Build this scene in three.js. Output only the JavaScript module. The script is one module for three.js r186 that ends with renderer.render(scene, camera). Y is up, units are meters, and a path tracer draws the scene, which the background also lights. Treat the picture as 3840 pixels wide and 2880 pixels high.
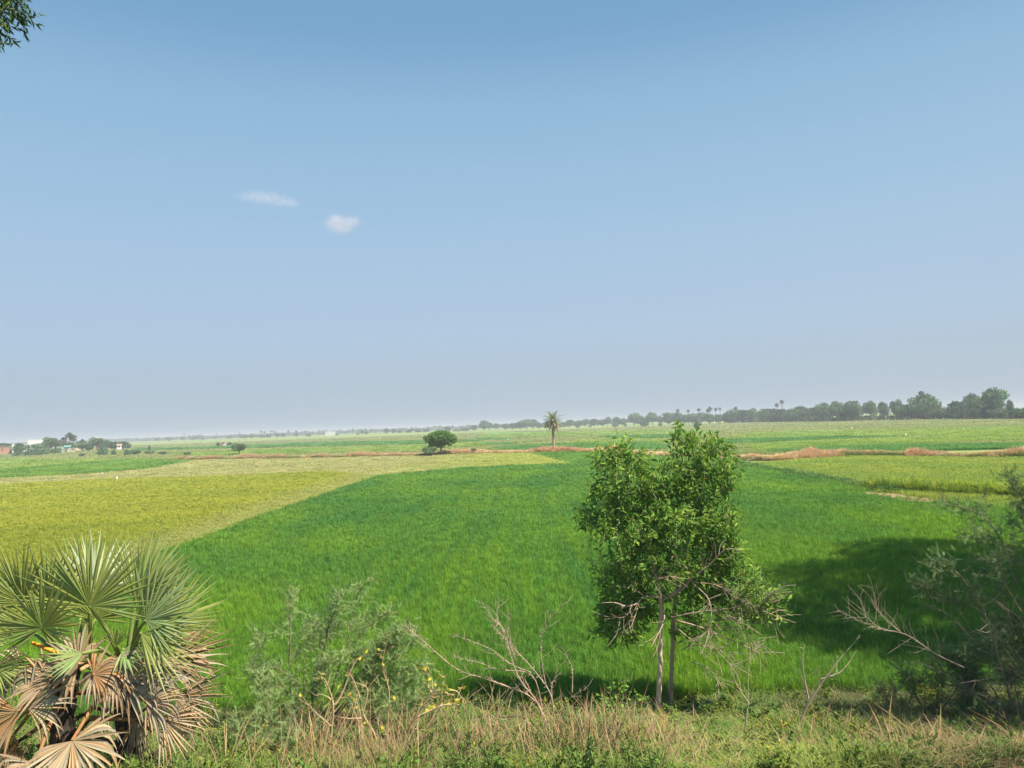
import * as THREE from 'three';
import { createNoise2D } from 'simplex-noise';

// ------------------------------------------------------------------ camera, sky, sun, exposure
const scene = new THREE.Scene();
const EYE = 5;
const camera = new THREE.PerspectiveCamera(53.01, 4 / 3, 0.1, 12000);
camera.position.set(0, EYE, 0);
camera.rotation.order = 'YXZ';
camera.rotation.set(Math.atan(41 / 770), 0, -0.038);
const renderer = new THREE.WebGLRenderer({ antialias: true });
renderer.toneMapping = THREE.LinearToneMapping;
const EXPOSURE = 2.05;
renderer.toneMappingExposure = EXPOSURE;
renderer.shadowMap.enabled = true;
const SUN = new THREE.Vector3(1.9, 3.0, 0.9).normalize();
const sun = new THREE.DirectionalLight(new THREE.Color().setRGB(1, 0.9, 0.74), 4.6);
sun.name = 'sun';
sun.position.copy(SUN).multiplyScalar(120).add(new THREE.Vector3(0, 0, -30));
sun.target.position.set(0, 0, -30);
sun.castShadow = true;
sun.shadow.radius = 1.3;
sun.shadow.mapSize.set(4096, 4096);
Object.assign(sun.shadow.camera, { left: -80, right: 80, top: 80, bottom: -80, near: 1, far: 400 });
scene.add(sun, sun.target);
scene.fog = new THREE.FogExp2(new THREE.Color().setRGB(0.87, 0.93, 1.0), 0.0005);

const rngOf = (a) => () => { a = (a + 0x6d2b79f5) | 0; let t = Math.imul(a ^ (a >>> 15), 1 | a); t = (t + Math.imul(t ^ (t >>> 7), 61 | t)) ^ t; return ((t ^ (t >>> 14)) >>> 0) / 4294967296; };
const { lerp, clamp, smoothstep } = THREE.MathUtils;
const s2l = (c) => (c <= 0.04045 ? c / 12.92 : ((c + 0.055) / 1.055) ** 2.4), l2s = (c) => (c <= 0.0031308 ? c * 12.92 : 1.055 * c ** (1 / 2.4) - 0.055);
const noise = createNoise2D(rngOf(7));
const fbm = (x, y, o = 4) => { let s = 0, a = 0.5; for (let i = 0; i < o; i++, a *= 0.5, x *= 2.03, y *= 2.03) s += a * noise(x + i * 17.3, y - i * 9.1); return s; };

{ // clear hazy sky with two small fair-weather clouds; only air and cloud
  const W = 3072, H = 1536, data = new Float32Array(W * H * 4);
  const stops = [[0, 181, 197, 208], [3, 181, 198, 212], [7, 178, 201, 223], [12, 170, 199, 225], [17, 159, 194, 223], [22, 148, 187, 218], [28, 124, 168, 205], [45, 96, 144, 190], [90, 72, 122, 180]].map((s) => [s[0], ...s.slice(1).map((c) => s2l(c / 255) / EXPOSURE)]);
  const cloud = [ // azimuth, elevation, half width, half height, strength (degrees)
    [-17.8, 16.6, 1.4, 0.5, 0.5], [-16.4, 16.35, 1.3, 0.45, 0.45], [-19.0, 16.55, 1.2, 0.3, 0.22], [-15.6, 16.2, 0.7, 0.3, 0.25],
    [-12.55, 14.95, 0.9, 0.55, 0.95], [-11.4, 15.1, 0.75, 0.36, 0.8], [-12.1, 14.6, 0.9, 0.45, 0.6], [-12.6, 15.3, 0.4, 0.3, 0.6]];
  for (let r = 0; r < H; r++) {
    const el = ((r + 0.5) / H - 0.5) * 180, e = Math.max(0, el);
    let k = 1; while (k < stops.length - 1 && stops[k][0] < e) k++;
    const a = stops[k - 1], b = stops[k], f = clamp((e - a[0]) / (b[0] - a[0]), 0, 1), sm = f * f * (3 - 2 * f) * 0.4 + f * 0.6;
    for (let c = 0; c < W; c++) {
      const az = ((c + 0.5) / W - 0.5) * 2 * Math.PI, i = (r * W + c) * 4, ang = Math.atan2(Math.cos(az), -Math.sin(az)) * 180 / Math.PI;
      const warm = 1 + 0.035 * Math.cos(az - Math.atan2(SUN.z, SUN.x));
      let R = lerp(a[1], b[1], sm) * warm, G = lerp(a[2], b[2], sm) * (0.5 + warm * 0.5), B = lerp(a[3], b[3], sm);
      if (el > 12 && el < 19 && ang > -22 && ang < -8) {
        let d = 0;
        for (const q of cloud) { const x = (ang - q[0]) / q[2], y = (el - q[1]) / q[3]; d += q[4] * Math.exp(-(x * x + y * y) * 1.5); }
        const n = 0.5 + 0.55 * fbm(ang * 2.1, el * 4.2, 6);
        d = clamp(d * (0.12 + 1.7 * n) - 0.09, 0, 0.8);
        const lit = 0.9 + 0.1 * smoothstep(el, 14.3, 15.4);
        R = lerp(R, 0.69 / EXPOSURE * lit, d); G = lerp(G, 0.73 / EXPOSURE * lit, d); B = lerp(B, 0.82 / EXPOSURE * lit, d);
      }
      data[i] = R; data[i + 1] = G; data[i + 2] = B; data[i + 3] = 1;
    }
  }
  const t = new THREE.DataTexture(data, W, H, THREE.RGBAFormat, THREE.FloatType);
  t.mapping = THREE.EquirectangularReflectionMapping; t.magFilter = THREE.LinearFilter; t.needsUpdate = true;
  scene.background = t; scene.environment = t;
}

// ------------------------------------------------------------------ helpers
const V = (x, y, z) => new THREE.Vector3(x, y, z), UP = V(0, 1, 0);
const used = {};
const numbered = (name) => { const n = used[name] ?? 0; used[name] = n + 1; return n ? name + '_' + String(n).padStart(3, '0') : name; };
const ORD = ['', 'first', 'second', 'third', 'fourth', 'fifth', 'sixth', 'seventh', 'eighth', 'ninth', 'tenth', 'eleventh', 'twelfth', 'thirteenth', 'fourteenth', 'fifteenth', 'sixteenth', 'seventeenth', 'eighteenth', 'nineteenth'];
const TENS = ['', '', 'twenty', 'thirty', 'forty'], TENTH = ['', '', 'twentieth', 'thirtieth', 'fortieth'];
const ordinal = (n) => (n < 20 ? ORD[n] : n % 10 ? TENS[Math.floor(n / 10)] + '-' + ORD[n % 10] : TENTH[n / 10]);
function tag(o, label, category, group, kind) {
  if (label) o.userData.label = label;
  if (category) o.userData.category = category;
  if (group) o.userData.group = group;
  if (kind) o.userData.kind = kind;
  return o;
}
function thing(name, label, category, x = 0, y = 0, z = 0, group) {
  const o = new THREE.Group(); o.name = numbered(name); o.position.set(x, y, z); scene.add(o);
  return tag(o, label, category, group);
}
const mat = (name, o) => { const m = new THREE.MeshStandardMaterial({ roughness: 0.9, side: THREE.DoubleSide, vertexColors: true, ...o }); m.name = name; return m; };
const leafMat = (name, through, o) => { const m = new THREE.MeshPhysicalMaterial({ roughness: 0.95, transmission: through, thickness: 0, side: THREE.DoubleSide, vertexColors: true, specularIntensity: 0.35, ...o }); m.name = name; return m; };

class Mesher {
  constructor() { this.p = []; this.i = []; this.c = []; this.uv = null; }
  vert(v, c) { this.p.push(v.x, v.y, v.z); this.c.push(c[0], c[1], c[2]); return this.p.length / 3 - 1; }
  tri(a, b, c, col) { const n = this.vert(a, col); this.vert(b, col); this.vert(c, col); this.i.push(n, n + 1, n + 2); }
  quad(a, b, c, d, col) { const n = this.vert(a, col); this.vert(b, col); this.vert(c, col); this.vert(d, col); this.i.push(n, n + 1, n + 2, n, n + 2, n + 3); }
  tube(pts, r0, r1, sides, col, steps = 0, wob = 0, rnd = null) {
    const q = steps ? new THREE.CatmullRomCurve3(pts).getPoints(steps) : pts, n = q.length, t = V(0, 0, 0), a = V(0, 0, 0), b = V(0, 0, 0);
    let ref = Math.abs(q[1].y - q[0].y) > 0.8 * q[1].distanceTo(q[0]) ? V(1, 0, 0) : V(0, 1, 0), base = this.p.length / 3;
    for (let k = 0; k < n; k++) {
      t.copy(q[Math.min(n - 1, k + 1)]).sub(q[Math.max(0, k - 1)]).normalize();
      a.copy(ref).addScaledVector(t, -ref.dot(t)).normalize(); ref = a.clone(); b.crossVectors(t, a);
      for (let s = 0; s < sides; s++) {
        const r = lerp(r0, r1, k / (n - 1)) * (wob ? 1 + wob * (rnd() - 0.5) : 1), w = s / sides * Math.PI * 2;
        this.vert(V(q[k].x, q[k].y, q[k].z).addScaledVector(a, Math.cos(w) * r).addScaledVector(b, Math.sin(w) * r), rnd && wob ? col.map((x) => x * (0.8 + 0.4 * rnd())) : col);
      }
    }
    for (let k = 0; k < n - 1; k++) for (let s = 0; s < sides; s++) {
      const u = base + k * sides + s, v = base + k * sides + (s + 1) % sides;
      this.i.push(u, v, v + sides, u, v + sides, u + sides);
    }
    const tip = this.vert(q[n - 1], col), root = this.vert(q[0], col), last = base + (n - 1) * sides;
    for (let s = 0; s < sides; s++) this.i.push(last + s, last + (s + 1) % sides, tip, base + (s + 1) % sides, base + s, root);
  }
  box(x0, y0, z0, x1, y1, z1, col) {
    const P = (i) => V(i & 1 ? x1 : x0, i & 2 ? y1 : y0, i & 4 ? z1 : z0);
    for (const f of [[0, 1, 3, 2], [5, 4, 6, 7], [4, 0, 2, 6], [1, 5, 7, 3], [2, 3, 7, 6], [4, 5, 1, 0]]) this.quad(...f.map(P), col);
  }
  leaf(base, dir, nrm, len, wid, col, fold = 0.15) { // a pointed leaf folded along its midrib: four triangles
    const side = V(0, 0, 0).crossVectors(dir, nrm).normalize(), n = nrm;
    const m = (t, lift) => base.clone().addScaledVector(dir, t * len).addScaledVector(n, lift * len);
    const mid = m(0.45, -fold * 0.35), tip = m(1, -fold), l = m(0.45, 0.05).addScaledVector(side, wid / 2), r = m(0.45, 0.05).addScaledVector(side, -wid / 2);
    this.tri(base, l, mid, col); this.tri(l, tip, mid, col); this.tri(base, mid, r, col); this.tri(mid, tip, r, col);
  }
  geo(smooth) {
    const g = new THREE.BufferGeometry();
    g.setAttribute('position', new THREE.Float32BufferAttribute(this.p, 3));
    g.setAttribute('color', new THREE.Float32BufferAttribute(this.c, 3));
    g.setIndex(this.i);
    if (smooth) g.computeVertexNormals();
    return g;
  }
  build(name, m, parent = scene, smooth = false) {
    const o = new THREE.Mesh(this.geo(smooth), m);
    o.name = parent === scene ? numbered(name) : name; o.castShadow = o.receiveShadow = true; parent.add(o);
    return o;
  }
}
const dirOf = (r) => { const z = r() * 2 - 1, a = r() * Math.PI * 2, s = Math.sqrt(1 - z * z); return V(s * Math.cos(a), z, s * Math.sin(a)); };
const tint = (c, r, k = 0.3) => { const f = 1 - k / 2 + k * r(), h = 1 + (r() - 0.5) * k * 0.6; return [c[0] * f * h, c[1] * f, c[2] * f / h]; };
const mixc = (a, b, t) => [lerp(a[0], b[0], t), lerp(a[1], b[1], t), lerp(a[2], b[2], t)];
const inside = (poly, x, z) => { let c = false; for (let i = 0, j = poly.length - 1; i < poly.length; j = i++) { const [a, b] = poly[i], [d, e] = poly[j]; if ((b > z) !== (e > z) && x < (d - a) * (z - b) / (e - b) + a) c = !c; } return c; };
function instances(name, geo, m, list, parent) {
  const o = new THREE.InstancedMesh(geo, m, list.length), d = new THREE.Object3D(), c = new THREE.Color();
  list.forEach((q, i) => {
    d.position.set(q.x, q.y, q.z); d.rotation.set(q.rx ?? 0, q.ry, q.rz ?? 0, 'YXZ'); d.scale.set(q.s, q.h, q.s); d.updateMatrix();
    o.setMatrixAt(i, d.matrix); o.setColorAt(i, c.setRGB(...q.c));
  });
  o.name = parent ? name : numbered(name); o.castShadow = o.receiveShadow = true; (parent ?? scene).add(o);
  return o;
}

// soil and turf textures, tileable, of colours and grain only
function grain(size, stops, seed, freq, rough = 0.5) {
  const r = rngOf(seed), lat = (n) => Float32Array.from({ length: n * n }, () => r()), data = new Uint8Array(size * size * 4), layers = [];
  for (let n = freq, a = 1; n <= size / 2; n *= 2, a *= rough) layers.push([n, a, lat(n)]);
  const total = layers.reduce((s, l) => s + l[1], 0);
  for (let y = 0; y < size; y++) for (let x = 0; x < size; x++) {
    let v = 0;
    for (const [n, a, t] of layers) {
      const u = x / size * n, w = y / size * n, i = Math.floor(u), j = Math.floor(w); let f = u - i, g = w - j; f = f * f * (3 - 2 * f); g = g * g * (3 - 2 * g);
      const i1 = (i + 1) % n, j1 = (j + 1) % n;
      v += a * lerp(lerp(t[j * n + i], t[j * n + i1], f), lerp(t[j1 * n + i], t[j1 * n + i1], f), g);
    }
    v = clamp((v / total - 0.5) * 1.9 + 0.5, 0, 0.9999) * (stops.length - 1);
    const k = Math.floor(v), c = mixc(stops[k], stops[k + 1], v - k), o = (y * size + x) * 4;
    for (let q = 0; q < 3; q++) data[o + q] = Math.round(255 * l2s(clamp(c[q], 0, 1)));
    data[o + 3] = 255;
  }
  const t = new THREE.DataTexture(data, size, size); t.colorSpace = THREE.SRGBColorSpace; t.wrapS = t.wrapT = THREE.RepeatWrapping; t.magFilter = THREE.LinearFilter; t.needsUpdate = true;
  return t;
}
const metres = (t, m) => { const c = t.clone(); c.repeat.set(1 / m, 1 / m); c.needsUpdate = true; return c; };

// ------------------------------------------------------------------ the plain and its fields
const bankY = (x, z) => { // height of the railway bank above the fields, z in metres (negative is away)
  const P = [[-16, -0.06], [-14.6, -0.02], [-13, 0.1], [-11, 0.34], [-9.5, 0.72], [-8, 1.3], [-5, 2.5], [-2.6, 3.3], [0, 3.4], [8, 3.4]];
  let k = 1; while (k < P.length - 1 && P[k][0] < z) k++;
  const f = clamp((z - P[k - 1][0]) / (P[k][0] - P[k - 1][0]), 0, 1);
  return lerp(P[k - 1][1], P[k][1], f * f * (3 - 2 * f) * 0.5 + f * 0.5) + 0.07 * fbm(x * 0.5, z * 0.5, 3) * smoothstep(z, -15, -12);
};
const plainMap = grain(1024, [[0.11, 0.17, 0.03], [0.17, 0.25, 0.045], [0.22, 0.28, 0.07], [0.28, 0.31, 0.09]], 11, 8, 0.72);
{
  const g = new THREE.PlaneGeometry(7000, 7000).rotateX(-Math.PI / 2), uv = g.attributes.uv, p = g.attributes.position;
  for (let i = 0; i < uv.count; i++) uv.setXY(i, p.getX(i) / 160, p.getZ(i) / 45);
  const o = new THREE.Mesh(g, mat('pale turf', { map: plainMap, vertexColors: false, roughness: 1 }));
  o.name = 'ground'; o.position.set(0, -0.1, -2300); o.receiveShadow = true; scene.add(tag(o, null, null, null, 'structure'));
}
const turf = {
  dark: grain(512, [[0.03, 0.105, 0.018], [0.045, 0.15, 0.024], [0.06, 0.185, 0.03]], 21, 16, 0.8),
  lime: grain(512, [[0.09, 0.19, 0.025], [0.12, 0.235, 0.035], [0.15, 0.265, 0.045]], 22, 16, 0.8),
  straw: grain(512, [[0.24, 0.26, 0.08], [0.31, 0.32, 0.1], [0.38, 0.36, 0.14]], 23, 16, 0.8),
  ripe: grain(512, [[0.28, 0.31, 0.03], [0.36, 0.38, 0.035], [0.42, 0.43, 0.05]], 26, 16, 0.8),
  soil: grain(512, [[0.03, 0.035, 0.012], [0.06, 0.06, 0.022], [0.11, 0.09, 0.04]], 24, 16, 0.8),
  earth: grain(256, [[0.2, 0.13, 0.06], [0.3, 0.2, 0.1], [0.36, 0.25, 0.14]], 25, 16, 0.8),
};
const turfMat = Object.fromEntries(Object.entries(turf).map(([k, t]) => [k, mat(k + ' turf', { map: metres(t, 14), vertexColors: false, roughness: 1 })]));
function sheet(name, poly, y, m, rough = 0.6, step = 6) { // a field's ground: a sheet with a slightly ragged edge
  const pts = [], r = rngOf(poly.length * 31 + Math.round(Math.abs(poly[0][0]) * 7));
  poly.forEach((a, i) => { const b = poly[(i + 1) % poly.length], n = Math.max(1, Math.round(Math.hypot(b[0] - a[0], b[1] - a[1]) / step)); for (let k = 0; k < n; k++) pts.push(new THREE.Vector2(lerp(a[0], b[0], k / n) + (k ? (r() - 0.5) * rough : 0), -lerp(a[1], b[1], k / n) + (k ? (r() - 0.5) * rough : 0))); });
  const g = new THREE.ShapeGeometry(new THREE.Shape(pts)).rotateX(-Math.PI / 2), p = g.attributes.position, uv = g.attributes.uv;
  for (let i = 0; i < p.count; i++) uv.setXY(i, p.getX(i), p.getZ(i));
  const o = new THREE.Mesh(g, m); o.name = numbered(name); o.position.y = y; o.receiveShadow = true; scene.add(tag(o, null, null, null, 'structure'));
  return o;
}
const GREEN = [[-15, -13.6], [-15.4, -50], [-14.8, -83], [-6, -93], [7.2, -93.5], [5.5, -111], [3, -132], [12, -130], [19, -107], [26, -89], [23.4, -79], [23.2, -61], [22, -48.5], [23.1, -41], [23.4, -13.6]];
const YELLOW = [[-80, -112], [-66, -95], [-53, -99], [-39, -96], [-24, -98], [-15.4, -85], [-16, -52], [-15.6, -13.6], [-60, -13.6]];
const PALE = [[-69, -170], [-48, -157], [-27, -147], [-6, -140], [3, -133], [5.2, -111], [7, -94], [-6, -93.4], [-15, -84.5], [-24, -98.4], [-39, -96.4], [-53, -99.4], [-66, -95.4], [-80, -112], [-64, -117], [-61, -130]];
const LEFTGREEN = [[-98, -147], [-101, -169], [-99, -196], [-73, -175], [-66, -151], [-61, -130], [-64, -117], [-80, -112], [-125, -121]];
const RIGHT = [[23.6, -80], [31, -84], [37, -88], [45, -78], [72, -66], [60, -13.6], [23.6, -13.6], [23.4, -41], [22.2, -48.5], [23.4, -61]];
sheet('field', GREEN, -0.04, turfMat.soil);
sheet('field', YELLOW, -0.045, turfMat.ripe);
sheet('field', PALE, -0.05, turfMat.straw);
sheet('field', LEFTGREEN, -0.055, turfMat.dark);
sheet('field', RIGHT, -0.046, turfMat.lime);
const FAR = [ // field plots beyond the dry bund: kind, outline
  ['dark', [[-5, -177], [7, -188], [16, -186], [29, -167], [29, -148], [25, -126], [12, -141], [-1, -153]]],
  ['dark', [[-15, -331], [-4, -290], [0, -260], [-12, -281]]], ['dark', [[-10, -231], [0, -209], [0, -194], [-9, -205]]],
  ['dark', [[30, -267], [49, -249], [43, -200], [28, -212]]], ['dark', [[45, -171], [67, -163], [74, -145], [61, -144], [50, -143], [38, -144]]],
  ['dark', [[34, -108], [46, -113], [53, -113], [68, -103], [90, -98], [86, -84], [51, -94], [40, -95]]],
  ['dark', [[-126, -355], [-114, -404], [-90, -385], [-14, -283], [-11, -259], [-31, -245], [-67, -270], [-104, -292]]],
  ['dark', [[-213, -432], [-159, -383], [-123, -385], [-97, -301], [-129, -312], [-161, -331]]],
  ['lime', [[-107, -244], [-82, -255], [-60, -243], [-29, -226], [-10, -231], [-9, -203], [-25, -181], [-64, -200], [-83, -203]]],
  ['lime', [[-193, -281], [-131, -221], [-99, -196.5], [-101.5, -169], [-98.5, -147], [-125.5, -121]]],
  ['lime', [[75, -232], [94, -199], [130, -171], [96, -120], [78, -124], [74.5, -146], [67, -163.5], [45, -171.5]]],
  ['lime', [[30, -268], [49, -250], [43, -199], [62, -232], [79, -336], [47, -413], [-30, -682], [-15, -344]]],
  ['lime', [[17, -220], [27, -211], [39, -190], [41, -169], [30, -153], [29.6, -168], [16, -188]]],
  ['lime', [[39, -133], [59, -142], [72, -135], [77, -129], [75, -112], [54, -115], [35, -110]]],
];
FAR.forEach(([k, poly], i) => sheet('field', poly, -0.06 - 0.003 * i, turfMat[k], 2.5, 8));
sheet('bare_soil', [[21.2, -48.2], [22.8, -47.6], [23.3, -42], [22.6, -40.6], [21.4, -43]], 0.03, turfMat.earth, 0.4, 1);
{ // the bank at the foot of the camera
  const g = new THREE.PlaneGeometry(90, 24, 180, 96).rotateX(-Math.PI / 2).translate(0, 0, -4), p = g.attributes.position, uv = g.attributes.uv;
  for (let i = 0; i < p.count; i++) { p.setY(i, bankY(p.getX(i), p.getZ(i))); uv.setXY(i, p.getX(i), p.getZ(i)); }
  g.computeVertexNormals();
  const o = new THREE.Mesh(g, turfMat.soil); o.name = 'embankment'; o.receiveShadow = true; scene.add(tag(o, null, null, null, 'structure'));
}

// ------------------------------------------------------------------ grasses
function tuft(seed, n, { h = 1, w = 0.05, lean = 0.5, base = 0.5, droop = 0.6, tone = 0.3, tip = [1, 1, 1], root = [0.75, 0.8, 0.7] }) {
  const r = rngOf(seed), m = new Mesher();
  for (let i = 0; i < n; i++) {
    const a = r() * Math.PI * 2, d = base * Math.sqrt(r()), p = V(Math.cos(a) * d, 0, Math.sin(a) * d), b = a + (r() - 0.5) * 3, l = h * (0.6 + 0.4 * r()), k = lean * (0.25 + r()), side = V(-Math.sin(b), 0, Math.cos(b)), out = V(Math.cos(b), 0, Math.sin(b)), tw = r() * 0.8, f = 1 - tone / 2 + tone * r();
    let pl, pr, pc;
    for (let s = 0; s <= 3; s++) {
      const t = s / 3, q = p.clone().addScaledVector(out, l * k * t * t).setY(l * (t - droop * k * 0.5 * t * t * t)), ww = w * (s === 3 ? 0 : s === 0 ? 0.7 : 1 - 0.25 * t) / 2, sd = side.clone().applyAxisAngle(UP, tw * t);
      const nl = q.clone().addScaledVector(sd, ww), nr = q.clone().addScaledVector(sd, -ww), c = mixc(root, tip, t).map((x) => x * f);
      if (s) { if (s === 3) m.tri(pl, pr, q, c); else m.quad(pl, pr, nr, nl, pc); }
      pl = nl; pr = nr; pc = c;
    }
  }
  return m.geo(false);
}
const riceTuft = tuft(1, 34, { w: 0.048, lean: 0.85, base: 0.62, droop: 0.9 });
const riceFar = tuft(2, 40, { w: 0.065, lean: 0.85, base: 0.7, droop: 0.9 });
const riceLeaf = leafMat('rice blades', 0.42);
function crop(name, label, poly, colour, height, { near = 0, far = 1e9, k = 0.0062, seed = 5, mater = riceLeaf, geo = null, skip = null }) {
  const r = rngOf(seed), list = [];
  const zs = poly.map((p) => p[1]), xs = poly.map((p) => p[0]), z0 = Math.max(...zs), z1 = Math.min(...zs);
  for (let z = Math.min(z0, -near); z > Math.max(z1, -far);) {
    const d = -z, s = Math.max(0.1, k * d);
    for (let x = Math.max(Math.min(...xs), -0.72 * d - 2); x < Math.min(Math.max(...xs), 0.74 * d + 2); x += s) {
      const px = x + (r() - 0.5) * s * 1.2, pz = z + (r() - 0.5) * s * 1.2;
      if (!inside(poly, px + (r() - 0.5) * 0.5, pz + (r() - 0.5) * 0.5) || (skip && skip(px, pz, r))) continue;
      const c = colour(px, pz, r); if (!c) continue;
      list.push({ x: px, y: -0.05, z: pz, s: s * 1.25, h: height(px, pz) * (0.82 + 0.36 * r()), ry: r() * 6.283, rx: (r() - 0.5) * 0.2, rz: (r() - 0.5) * 0.2, c });
    }
    z -= s;
  }
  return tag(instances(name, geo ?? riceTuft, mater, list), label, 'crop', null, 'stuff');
}
crop('rice_crop', 'deep green young rice filling the large central field', GREEN, (x, z, r) => {
  const a = fbm(x * 0.11, z * 0.05, 3) + 0.75 * noise(x * 1.5, z * 0.03) * smoothstep(-z, 15, 24) * (1 - smoothstep(-z, 40, 75)) * Math.exp(-((x / 6) ** 2)), row = Math.exp(-(((x - 0.6 - z * 0.012) / 1.8) ** 2)) * smoothstep(-z, 14, 24) * (1 - smoothstep(-z, 34, 60));
  const near = 1 - smoothstep(-z, 16, 42), right = smoothstep(x, 6, 18);
  const drill = 0.22 * Math.sin(x * 6.1 + noise(z * 0.05, 2)) * smoothstep(-z, 17, 24) * (1 - smoothstep(-z, 38, 60)) * Math.exp(-(((x - 0.5) / 5) ** 2));
  let c = mixc([0.09, 0.28, 0.04], [0.22, 0.41, 0.024], clamp(0.36 + a * 0.75 + drill + near * 0.35 + right * 0.2, 0, 1));
  c = mixc(c, [0.19, 0.4, 0.03], row * (0.3 + 0.5 * r()));
  const edge = smoothstep(-x, 13.6, 15.4) * smoothstep(-z, 36, 50);
  return tint(mixc(c, [0.2, 0.26, 0.08], edge * 0.5 * r()), r, 0.45);
}, (x, z) => 0.5 + 0.1 * fbm(x * 0.2, z * 0.2, 2), { seed: 3, k: 0.0056, skip: (x, z, r) => z > -13.95 + 0.6 * fbm(x * 0.4, 3, 2) || (x > 20.8 && z > -48.5 && z < -40.5 && r() > 0.12) });
crop('ripening_crop', 'yellow ripening rice field on the left of the green field', YELLOW, (x, z, r) => {
  const a = fbm(x * 0.03 + z * 0.012, z * 0.12, 4), edge = smoothstep(x, -20.5 + (z + 60) * 0.02, -16.5);
  let c = mixc([0.32, 0.37, 0.034], [0.43, 0.45, 0.04], clamp(0.5 + a * 0.9, 0, 1));
  c = mixc(c, [0.42, 0.43, 0.14], edge * 0.75);
  return tint(c, r, 0.2);
}, (x, z) => 0.36 - 0.14 * smoothstep(x, -19, -16), { seed: 4, k: 0.006 });
crop('dry_stubble', 'pale straw-coloured grass field between yellow rice and brown bund', PALE, (x, z, r) => {
  const a = fbm(x * 0.02, z * 0.06, 4), g = smoothstep(x, -22, 4);
  return tint(mixc(mixc([0.38, 0.39, 0.14], [0.46, 0.45, 0.17], clamp(0.5 + a, 0, 1)), [0.38, 0.45, 0.06], g * 0.8), r, 0.3);
}, () => 0.28, { seed: 6, k: 0.0066, geo: riceFar });
crop('rice_crop', 'mid green rice strip behind the white marker stones', LEFTGREEN, (x, z, r) => tint(mixc([0.12, 0.28, 0.035], [0.22, 0.37, 0.04], clamp(0.4 + fbm(x * 0.04, z * 0.06, 3) + smoothstep(-x, 80, 110) * 0.3, 0, 1)), r, 0.35), () => 0.45, { seed: 8, k: 0.0068, geo: riceFar });
crop('grass_pasture', 'yellow green grass field right of the central rice', RIGHT, (x, z, r) => tint(mixc([0.24, 0.36, 0.05], [0.36, 0.42, 0.06], clamp(0.5 + fbm(x * 0.06, z * 0.1, 3) * 1.1, 0, 1)), r, 0.35), () => 0.36, { near: 26, seed: 9, k: 0.0066, geo: riceFar });
FAR.forEach(([k, poly], i) => {
  const where = ['just behind the date palm', 'far away, a thin plot left of the palm crown', 'a narrow plot directly left of the palm trunk', 'right of the palm, halfway to the trees', 'beyond the top of the double-trunk tree', 'just behind the right end of the brown bund', 'wide far plot behind the umbrella-shaped tree', 'far plot by the pink hut', 'strip in front of the umbrella-shaped tree plot', 'at the left edge before the village', 'broad plot in front of the right-hand trees', 'wide pale plot far behind the date palm', 'narrow strip right of the palm trunk', 'strip behind the brown bund on the right'][i];
  const c = k === 'dark' ? [[0.07, 0.24, 0.035], [0.12, 0.3, 0.04]] : [[0.2, 0.35, 0.04], [0.3, 0.4, 0.06]];
  crop(k === 'dark' ? 'rice_crop' : 'grass_pasture', (k === 'dark' ? 'dark green rice, ' : 'light green grass, ') + where, poly, (x, z, r) => tint(mixc(...c, clamp(0.5 + fbm(x * 0.03, z * 0.05, 3), 0, 1)), r, 0.18), () => 0.4, { seed: 30 + i, k: 0.0085, geo: riceFar, far: 430 });
});
{ // rough grass over the open plain
  const r = rngOf(77), list = [], polys = [GREEN, YELLOW, PALE, LEFTGREEN, RIGHT, ...FAR.map((f) => f[1])];
  for (let z = -100; z > -620;) {
    const d = -z, s = 0.0125 * d;
    for (let x = -0.72 * d; x < 0.74 * d; x += s) {
      const px = x + (r() - 0.5) * s, pz = z + (r() - 0.5) * s * 2;
      if (polys.some((q) => inside(q, px, pz))) continue;
      const a = fbm(px * 0.012, pz * 0.03, 4), dark = r() < 0.03 ? 0.5 : 1;
      list.push({ x: px, y: -0.1, z: pz, s: s * 1.1, h: 0.32 + 0.2 * r(), ry: r() * 6.28, c: tint(mixc([0.2, 0.28, 0.05], [0.35, 0.37, 0.11], clamp(0.55 + a, 0, 1)), r, 0.16).map((v) => v * dark) });
    }
    z -= s;
  }
  tag(instances('rough_grass', riceFar, riceLeaf, list), 'rough pale grass covering the open plain towards the trees', 'grass', null, 'stuff');
}
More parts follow.
